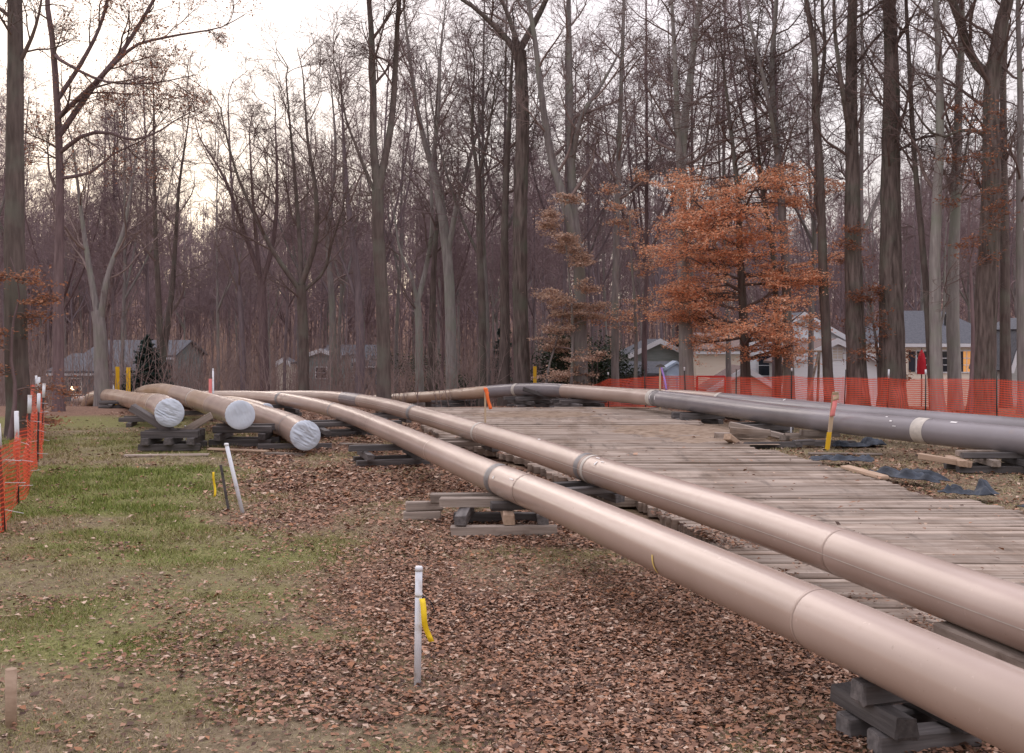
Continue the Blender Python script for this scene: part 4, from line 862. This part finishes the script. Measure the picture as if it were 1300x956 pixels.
T('crooked grey brown tree with an elbow limb near the tall dark fork', 50, [([(457,500),(457,420),(454,350),(448,300),(440,220),(436,130)], 14, 4), ([(456,390),(440,345),(428,318),(424,280)], 5, 2)], B_far, TW_m, 9, lim=S_wide, first=.5)
T('tall very dark tree forking into two high stems', 36, [([(488,505),(486,400),(481,300),(480,242)], 18, 15), ([(480,246),(472,180),(470,100),(465,2)], 11, 8), ([(481,242),(492,170),(497,100),(505,2)], 10, 7), ([(479,252),(465,220),(452,185),(438,150),(425,90)], 5, 2)], B_dark, TW_d, 10, lim=dict(n1=9, l1=(1.5, 3.4), a1=(25, 55)), first=.85)
T('light grey trunk with a low fork beside the dark slim trunk', 55, [([(533,500),(532,420),(530,384)], 12, 9), ([(530,388),(522,350),(508,318),(500,270)], 5, 2), ([(531,386),(540,340),(548,290),(545,200),(540,120)], 7, 3)], B_pale, TW_m, 11, lim=S_wide, first=.8)
T('slim nearly black trunk between two pale ones', 53, [([(546,500),(549,400),(551,330),(555,260),(552,180),(556,90)], 11, 4)], B_dark, TW_d, 12, lim=S_tall, first=.45)
T('pale grey tree leaning and forking high beside the slim black trunk', 51, [([(574,500),(571,400),(566,320),(556,250),(546,205)], 16, 11), ([(546,208),(532,150),(522,80),(514,2)], 8, 6), ([(566,332),(580,262),(592,220),(606,170),(622,100)], 8, 3), ([(548,212),(558,140),(560,70),(566,2)], 6, 4)], B_pale, TW_m, 13, lim=S_wide, first=.8)
T('slender dark brown trunk close beside the pale leaning tree', 48, [([(611,500),(613,400),(609,300),(607,222),(600,165),(603,80)], 13, 5), ([(607,225),(618,180),(628,120)], 5, 2)], B_dark, TW_d, 14, lim=S_tall, first=.5)
T('straight dark trunk paired close to a thicker brown one', 47, [([(640,505),(641,400),(640,300),(642,220),(646,130),(650,30)], 16, 9)], B_dark, TW_d, 15, lim=S_tall, first=.5)
T('tall brown grey trunk opening into heavy high limbs', 46, [([(664,505),(661,400),(660,280),(662,150),(659,66)], 21, 16), ([(660,74),(640,45),(604,12),(590,2)], 9, 6), ([(661,68),(680,25),(692,2)], 10, 8), ([(659,66),(650,30),(640,2)], 8, 6)], B_brown, TW_d, 16, lim=S_wide, first=.9)
T('pale tree whose second stem leans away above the tan leaved beech', 45, [([(738,490),(737,400),(735,330),(728,260),(724,150),(722,2)], 19, 12), ([(735,342),(718,260),(700,200),(688,130),(680,60),(671,2)], 13, 9), ([(727,205),(738,150),(764,108),(790,60)], 8, 3)], B_grey, TW_m, 17, lim=S_tall, first=.5)
T('straight pale trunk behind the long grey shed', 46, [([(782,490),(780,400),(782,300),(786,150),(792,2)], 11, 8)], B_grey, TW_m, 18, lim=S_tall, first=.4)
T('smooth grey green trunk standing beside the orange leaved beech', 43, [([(873,490),(870,400),(866,280),(868,180),(880,80),(890,2)], 20, 10), ([(866,240),(858,120),(851,2)], 9, 6)], B_pale, TW_m, 19, lim=S_tall, first=.45)
T('tall brown trunk rising behind the beech toward the swing frame', 40, [([(1003,500),(1002,420),(998,300),(992,200),(985,100),(990,2)], 14, 8), ([(992,205),(972,130),(955,60),(948,2)], 6, 4)], B_grey, TW_d, 20, lim=S_tall, first=.4)
T('thin dark trunk close behind the beech', 42, [([(987,500),(986,420),(980,320),(966,230),(958,130),(960,40)], 10, 3)], B_dark, TW_d, 21, lim=S_tall, first=.4)
T('slim dark tree with a wavy trunk next to the swing frame', 39.5, [([(1054,505),(1051,420),(1045,320),(1038,220),(1036,140)], 13, 10), ([(1036,142),(1030,70),(1021,2)], 9, 7), ([(1036,150),(1045,70),(1043,2)], 6, 5)], B_dark, TW_d, 22, lim=dict(n1=8, l1=(1.2, 3)), first=.6)
T('thick furrowed trunk with greenish bark beside the white garage', 39, [([(1090,525),(1088,400),(1088,250),(1088,100),(1087,2)], 27, 20), ([(1085,190),(1066,120),(1056,50),(1050,2)], 7, 5)], B_brown, TW_d, 23, lim=dict(n1=10, l1=(2, 4)), first=.4)
T('widest furrowed brown trunk standing behind the orange fence', 38.5, [([(1133,530),(1133,400),(1133,250),(1133,100),(1133,2)], 35, 27)], B_brown, TW_d, 24, lim=dict(n1=11, l1=(2, 4)), first=.4)
T('thin dark stem crossing in front of the ranch house shutters', 38, [([(1186,505),(1178,420),(1172,300),(1165,200),(1158,100),(1155,2)], 10, 7)], B_dark, TW_d, 25, lim=S_tall, first=.4)
T('pale grey trunk beside the closed red umbrella', 37.5, [([(1191,510),(1189,420),(1187,300),(1190,150),(1185,2)], 17, 11), ([(1188,440),(1197,412),(1201,390),(1204,300)], 4, 2)], B_pale, TW_m, 26, lim=S_tall, first=.35)
T('pale grey trunk beside the glowing window of the ranch house', 38.5, [([(1213,510),(1212,420),(1215,300),(1222,150),(1225,2)], 18, 12), ([(1216,290),(1228,210),(1240,120)], 5, 2)], B_pale, TW_m, 27, lim=S_tall, first=.35)
T('thick reddish brown trunk with a heavy crossing limb by the ranch house corner', 37, [([(1246,530),(1248,400),(1253,250),(1255,120),(1262,45),(1270,2)], 33, 24), ([(1258,112),(1240,70),(1220,30),(1203,2)], 13, 10), ([(1254,180),(1225,165),(1195,172),(1165,150)], 5, 2)], B_brown, TW_d, 28, lim=dict(n1=12, l1=(2, 4.2)), first=.35)
T('dark trunk behind the reddish one by the gambrel barn', 41, [([(1277,505),(1276,300),(1274,100),(1281,2)], 15, 11)], B_dark, TW_d, 29, lim=S_tall, first=.35)
T('slim pale trunk by the gambrel barn', 36, [([(1298,540),(1295,300),(1293,100),(1286,2)], 12, 9)], B_grey, TW_d, 30, lim=dict(n1=12, l1=(1.5, 3.2)), first=.35)
# beeches that keep their dry leaves
S_beech = dict(tap=.5, z1=.85, z2=.42, n1=52, l1=(2.0, 4.0), a1=(60, 96), up1=.006, n2=7, l2=(1.0, 2.3), a2=(30, 68), up2=-.004, n3=3, l3=(.5, 1.2), n4=2)
T('orange leaved beech with layered branches in front of the white house', 41.5, [([(948,500),(944,420),(938,330),(935,250),(925,150),(915,60)], 14, 3)], B_dark, TW_d, 41, name='beech_tree', first=.12, lim=S_beech, leaves=(52000, .095, ORG, 8.8, .45), cat='beech')
S_small = dict(z2=.4, n1=20, l1=(.9, 2.0), a1=(55, 95), up1=.0, n2=6, l2=(.4, 1.0), a2=(30, 60), up2=0, n3=3, l3=(.2, .5), n4=3, l4=(.1, .3))
T('small beech with pale tan leaves in front of the dark evergreen shrubs', 44, [([(724,495),(727,420),(722,350),(716,300)], 5, 2)], B_grey, TW_m, 42, name='beech_tree', first=.1, lim=S_small, leaves=(11000, .10, TANL, 9, .5), cat='beech')
T('leafy tan beech sapling leaning over the far pipe joint', 44.5, [([(690,500),(696,470),(704,440),(712,410)], 4, 1.5)], B_grey, TW_m, 43, name='beech_tree', first=.1, lim=dict(S_small, n1=12), leaves=(4000, .10, TANL, 9, .5), cat='beech', detail=3)
T('young beech with rusty leaves crowding the furrowed trunks', 39, [([(1118,505),(1112,440),(1105,390),(1098,340)], 5, 2)], B_grey, TW_m, 44, name='beech_tree', first=.1, lim=S_small, leaves=(2600, .10, BRN, 9, .5), cat='beech', detail=3)
T('tall thin beech with dull red leaves beside the reddish trunk', 36, [([(1232,525),(1233,400),(1228,290),(1232,190)], 6, 2)], B_red, TW_m, 45, name='beech_tree', first=.45, lim=S_small, leaves=(1700, .10, BRN, 12, .5), cat='beech', detail=3)
T('bushy beech with russet leaves behind the lawn fence posts', 26, [([(12,560),(15,500),(10,450),(14,400)], 7, 2)], B_red, TW_d, 46, name='beech_tree', first=.12, lim=dict(S_small, l1=(.5, 1.2)), leaves=(2600, .085, BRN, 9, .5), cat='beech', detail=3)
T('thin beech with faded orange leaves beyond the barrier fence', 44.5, [([(806,500),(808,420),(803,340),(800,270)], 6, 2)], B_grey, TW_m, 47, name='beech_tree', first=.3, lim=S_small, leaves=(3200, .10, ORG + TANL, 12, .5), cat='beech', detail=3)

# evergreens
def bush(label, px, Y, w, h, seed, n=5200, cols=((.02, .035, .018), (.03, .05, .022), (.045, .06, .03))):
    rng = np.random.default_rng(seed); x = px2x(px, Y); base = (x, Y, g1(x, Y)); root = thing('evergreen_shrub', label, 'shrub', base)
    k = 16; cl = np.stack([rng.normal(0, w * .28, k), rng.normal(0, w * .2, k), rng.uniform(.15, .95, k) * h], 1); m = MB()
    for c in cl: m.tube([(c[0] * .1, c[1] * .1, -.05), (c[0] * .5, c[1] * .5, c[2] * .5), tuple(c)], [.03, .02, .008], 5, False)
    m.build('stem', B_dark, root, True); C = cl[rng.integers(0, k, n)] + rng.normal(0, 1, (n, 3)) * np.array([w * .14, w * .14, h * .11]); C[:, 2] = np.maximum(C[:, 2], .05)
    link('foliage', leaf_mesh('foliage', *leaf_quads(C, rng, .12, cols, .6, .1), M_green), root)
bush('broad dark evergreen shrub behind the tan leaved beech', 706, 47, 2.4, 3.0, 1)
bush('dark evergreen shrub at the end of the long grey shed', 765, 50, 2.6, 2.7, 2)
bush('low dark evergreen shrub behind the far pipe joint', 600, 58, 3.4, 1.6, 3, 3200)
bush('rounded evergreen shrub against the long grey shed wall', 738, 52, 2.0, 3.2, 4, 3600)
bush('dim dark shrub between the black and pale trunks', 530, 66, 3.5, 3.2, 6, 3600)
def spruce(label, px, Y, h, w, seed):
    rng = np.random.default_rng(seed); x = px2x(px, Y); root = thing('spruce_tree', label, 'spruce', (x, Y, g1(x, Y))); m = MB(); m.tube([(0, 0, -.1), (0, 0, h)], [.11, .01], 8, False); m.build('trunk', B_dark, root, True)
    n = 190; z = np.sort(rng.random(n) ** 1.25) * h * .97 + .15; L = (w / 2) * (1.03 - z / h) ** .85 * rng.uniform(.7, 1.15, n); a = rng.random(n) * 6.28; t = np.linspace(0, 1, 5)[None, :, None]
    d = np.stack([np.cos(a), np.sin(a), 0 * a], 1)[:, None]; P = np.stack([0 * z, 0 * z, z], 1)[:, None] + d * L[:, None, None] * t; P[..., 2] += (-.28 * L[:, None] * t[..., 0] + .22 * L[:, None] * t[..., 0] ** 2.5)
    V, Q = tubes(P, np.broadcast_to(np.linspace(.02, .005, 5), (n, 5)), 3); link('branches', mk_mesh('branches', V, Q, False, TW_d), root)
    k = rng.integers(0, n, 16000); u = rng.random(16000) ** .7 * 4; i = np.minimum(u.astype(int), 3); f = (u - i)[:, None]; C = P[k, i] * (1 - f) + P[k, i + 1] * f + rng.normal(0, .045, (16000, 3)) - np.array([0, 0, .03])
    link('crown', leaf_mesh('crown', *leaf_quads(C, rng, .12, [(.018, .042, .038), (.026, .055, .045), (.035, .07, .055)], .5, .3), M_green), root)
spruce('dark blue green spruce behind the capped pipes', 187, 52, 3.3, 3.4, 3)
spruce('taller dim spruce far behind the slim trunks', 640, 78, 6.0, 3.0, 5)

# background trees: a few kinds, copied
def wild_stems(rng, h, spread):
    hb = h * rng.uniform(.28, .45); r0 = .045 + h * .0045; lx, ly = rng.uniform(-.4, .4), rng.uniform(-.4, .4)
    stems = [([(0, 0, -.3), (lx * .3, ly * .3, hb * .5), (lx, ly, hb), (lx * 1.3, ly * 1.2, hb + (h - hb) * .45), (lx * 1.8 + rng.uniform(-.6, .6), ly, h)], r0, .03)]
    for k in range(rng.choice([2, 3, 3, 4])):
        a = rng.uniform(0, 6.28); s = spread * rng.uniform(.7, 1.2); z0 = hb * rng.uniform(.8, 1.25); zt = h * rng.uniform(.75, .98)
        stems.append(([(lx, ly, z0), (lx + math.cos(a) * s * .45, ly + math.sin(a) * s * .45, z0 + (zt - z0) * .28), (lx + math.cos(a) * s * .8, ly + math.sin(a) * s * .8, z0 + (zt - z0) * .62), (lx + math.cos(a) * s, ly + math.sin(a) * s, zt)], r0 * .55, .02))
    return [([Vector(p) for p in pp], a, b) for pp, a, b in stems]
PROTO = []
for k in range(5):
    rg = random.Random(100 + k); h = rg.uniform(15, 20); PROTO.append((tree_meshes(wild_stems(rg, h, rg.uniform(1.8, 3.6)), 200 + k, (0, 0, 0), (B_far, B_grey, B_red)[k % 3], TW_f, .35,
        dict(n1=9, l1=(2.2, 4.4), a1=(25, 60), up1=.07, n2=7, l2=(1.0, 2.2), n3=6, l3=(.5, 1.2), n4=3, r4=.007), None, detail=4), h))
KIND = ['slim mauve grey tree', 'bare forking grey tree', 'bare reddish tree']
MARKS = [(60, 'the russet beech by the lawn fence'), (145, 'the dark slate house'), (230, 'the spruce'), (345, 'the capped pipes'), (430, 'the beige shed and gable trim house'), (520, 'the tall very dark fork'), (600, 'the pale leaning tree'),
         (690, 'the brown trunk with heavy limbs'), (790, 'the tan leaved beech'), (880, 'the long grey shed'), (1000, 'the orange leaved beech'), (1110, 'the white garage'), (1200, 'the ranch house shutters'), (2000, 'the ranch house glowing window')]
keep = [(11, 24, 52, 76), (6, 10, 52, 80), (-34, -24, 70, 92), (-16, -9, 70, 95)]
cnt = 0; tries = 0; spots = []; near_n = 10
while cnt < 190 and tries < 4000:
    tries += 1; near = cnt < near_n; Y = R.uniform(49, 60) if near else R.uniform(54, 130); px = (600 + 52 * cnt + R.uniform(-20, 20)) if near else R.uniform(-120, 1420); x = px2x(px, Y)
    if any(a < x < b and c < Y < d for a, b, c, d in keep) or any((x - u) ** 2 + (Y - v) ** 2 < 5 for u, v in spots): continue
    if 215 < px < 340 and Y < 75 or px > 1140 and Y < 68: continue
    k = R.randrange(5); spots.append((x, Y)); sc = R.uniform(.95, 1.25) if near else R.uniform(.8, 1.12) * (.86 if 190 < px < 350 else 1)
    where = next(t for lim, t in MARKS if px < lim); dist = 'standing just behind' if near else 'close behind' if Y < 72 else 'far behind' if Y > 98 else 'behind'
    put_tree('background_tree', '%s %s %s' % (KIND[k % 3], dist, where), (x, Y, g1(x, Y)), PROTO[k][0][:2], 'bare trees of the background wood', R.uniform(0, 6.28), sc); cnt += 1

# the far wood reads as one mauve mass
rng = np.random.default_rng(77); n = 1560; Y = 110 * (285 / 110) ** rng.random(n); x = rng.uniform(-.60, .60, n) * Y; h = rng.uniform(10, 19, n) + 2; b = gz(x, Y)
t = np.linspace(0, 1, 4)[None, :, None]; P0 = np.stack([x, Y, b - .3], 1)[:, None] + t * np.stack([rng.normal(0, .8, n), 0 * x, h], 1)[:, None]; R0 = np.linspace(.10, .03, 4)[None] * rng.uniform(.6, 1.2, (n, 1))
P1, R1 = grow(P0, R0, rng, 9, .06, .98, 2.5, 6, (20, 62), 3, .12, .08, .5, .045); P2, R2 = grow(P1, R1, rng, 3, .2, 1, 1.5, 3.6, (25, 60), 2, .12, .05, .7, .038)
V = []; Q = []; o = 0
for P, Rr, sd in ((P0, R0, 3), (P1, R1, 3), (P2, R2, 3)):
    a, c = tubes(P, Rr, sd); V.append(a); Q.append(c + o); o += len(a)
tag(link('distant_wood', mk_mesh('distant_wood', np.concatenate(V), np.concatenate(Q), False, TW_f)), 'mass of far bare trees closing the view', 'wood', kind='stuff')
# brushy understory
n = 5600; Y = 46 * (190 / 46) ** rng.random(n); x = rng.uniform(-.6, .6, n) * Y; ok = ~((x > 4) & (x < 26) & (Y < 76)); x, Y = x[ok], Y[ok]; n = len(x); b = gz(x, Y); h = rng.uniform(.8, 4.2, n) * (.7 + Y / 130)
P0 = np.stack([x, Y, b - .1], 1)[:, None] + np.linspace(0, 1, 4)[None, :, None] * np.stack([rng.normal(0, .5, n), rng.normal(0, .5, n), h], 1)[:, None]; R0 = np.linspace(.022, .007, 4)[None] * (Y / 60)[:, None] ** .7
P1, R1 = grow(P0, R0, rng, 6, .12, 1, .6, 1.8, (20, 60), 2, .12, .06, .8, .009); a, c = tubes(P0, R0, 3); a1, c1 = tubes(P1, R1, 3)
tag(link('understory_brush', mk_mesh('understory_brush', np.concatenate([a, a1]), np.concatenate([c, c1 + len(a)]), False, TW_m)), 'thin leafless brush growing under the background trees', 'brush', kind='stuff')

# ------------------------------------------------------------------ fallen leaves and grass
def scatter(n, x0, x1, y0, y1, rng):
    u = rng.random(n); Y = y0 * (y1 / y0) ** u; X = rng.uniform(-.56, .56, n) * Y + rng.normal(0, .3, n); ok = (X > x0) & (X < x1); return X[ok], Y[ok]
rng = np.random.default_rng(5)
X, Y = scatter(1080000, -13, 15, 5.6, 40, rng)
lm_ = litter_mask(X, Y); onroad = (X > np.interp(Y, *LE) - .05) & (X < np.interp(Y, *RE) + .05) & (Y < 37.3)
pr = np.where(onroad, .005 + .25 * 1.6 * sstep(.8, 0, X - np.interp(Y, *LE)) * sstep(-.1, .5, vnoise(X * 2, Y * 2, 8)), .03 + .12 * sstep(.25, .7, vnoise(X * 1.1, Y * 1.1, 51)) + .9 * lm_ ** 1.7 * (.45 + .55 * sstep(-.5, .4, vnoise(X * 3, Y * 3, 9))))
ok = rng.random(len(X)) < pr * np.clip(9.0 / Y, .1, 1) ** .8; X, Y, onroad = X[ok], Y[ok], onroad[ok]
Z = np.where(onroad, .165, gz(X, Y)) + rng.uniform(.005, .03, len(X))
LC = [(.32, .188, .128), (.245, .132, .084), (.38, .245, .175), (.18, .098, .066), (.47, .35, .27), (.32, .158, .088), (.345, .205, .142), (.125, .072, .052), (.09, .055, .043), (.28, .145, .09), (.215, .12, .08)]
Vv, Qq, cc = leaf_quads(np.stack([X, Y, Z], 1), rng, 1.0, LC, .2); 
ctr = np.repeat(np.stack([X, Y, Z], 1), 4, 0); Vv = ctr + (Vv - ctr) * np.repeat((.022 + .046 * rng.random(len(X)) ** 1.9) * np.clip(Y / 11, 1, 1.8), 4)[:, None]
lo = np.repeat(np.where(onroad, .15, gz(X, Y)), 4) + .003; Vv[:, 2] = np.maximum(Vv[:, 2], lo)
tag(link('fallen_leaves', leaf_mesh('fallen_leaves', Vv, Qq, cc, M_litter)), 'brown fallen leaves carpeting the ground', 'leaves', kind='stuff')
X, Y = scatter(520000, -13, 15, 5.8, 30, rng)
onroad = (X > np.interp(Y, *LE) - .1) & (X < np.interp(Y, *RE) + .1); gm = green_mask(X, Y) * (1 - .75 * litter_mask(X, Y))
ok = (~onroad) & (rng.random(len(X)) < (.36 + gm) * (.45 + .75 * sstep(-.4, .5, vnoise(X * 2.4, Y * 2.4, 61)))); X, Y, gm = X[ok], Y[ok], gm[ok]; n = len(X); Z = gz(X, Y); sc = np.clip(Y / 11, .8, 1.8); hh = rng.uniform(.012, .04, n) * sc * (.6 + gm) * (.65 + .7 * sstep(-.2, .7, vnoise(X * 2.4, Y * 2.4, 61))); a = rng.random(n) * 6.28; w = rng.uniform(.003, .006, n) * sc
ln = rng.normal(0, .03, (n, 2)) * sc[:, None]; V = np.stack([np.stack([X - np.cos(a) * w, Y - np.sin(a) * w, Z - .004], 1), np.stack([X + np.cos(a) * w, Y + np.sin(a) * w, Z - .004], 1), np.stack([X + ln[:, 0], Y + ln[:, 1], Z + hh], 1)], 1).reshape(-1, 3)
gr = np.array([(.17, .215, .05), (.235, .265, .075), (.13, .175, .042)])[rng.integers(0, 3, n)]; st = np.array([(.36, .295, .185), (.30, .235, .145), (.42, .35, .235)])[rng.integers(0, 3, n)]
ol = np.array([(.25, .235, .095), (.21, .20, .08), (.30, .27, .12)])[rng.integers(0, 3, n)]; gr = np.where((rng.random(n) < sstep(.45, .9, gm))[:, None], gr, ol)
c = np.where((rng.random(n) < np.clip(gm * 1.5, 0, 1))[:, None], gr, st) * rng.uniform(.8, 1.2, (n, 1)); me = mk_mesh('grass', V, np.arange(n * 3).reshape(-1, 3), False, M_blade)
ca = me.color_attributes.new('tint', 'FLOAT_COLOR', 'POINT'); ca.data.foreach_set('color', np.concatenate([np.repeat(c, 3, 0), np.ones((n * 3, 1))], 1).astype(np.float32).ravel())
tag(link('grass', me), 'short green and straw coloured grass of the lawn', 'grass', kind='stuff')
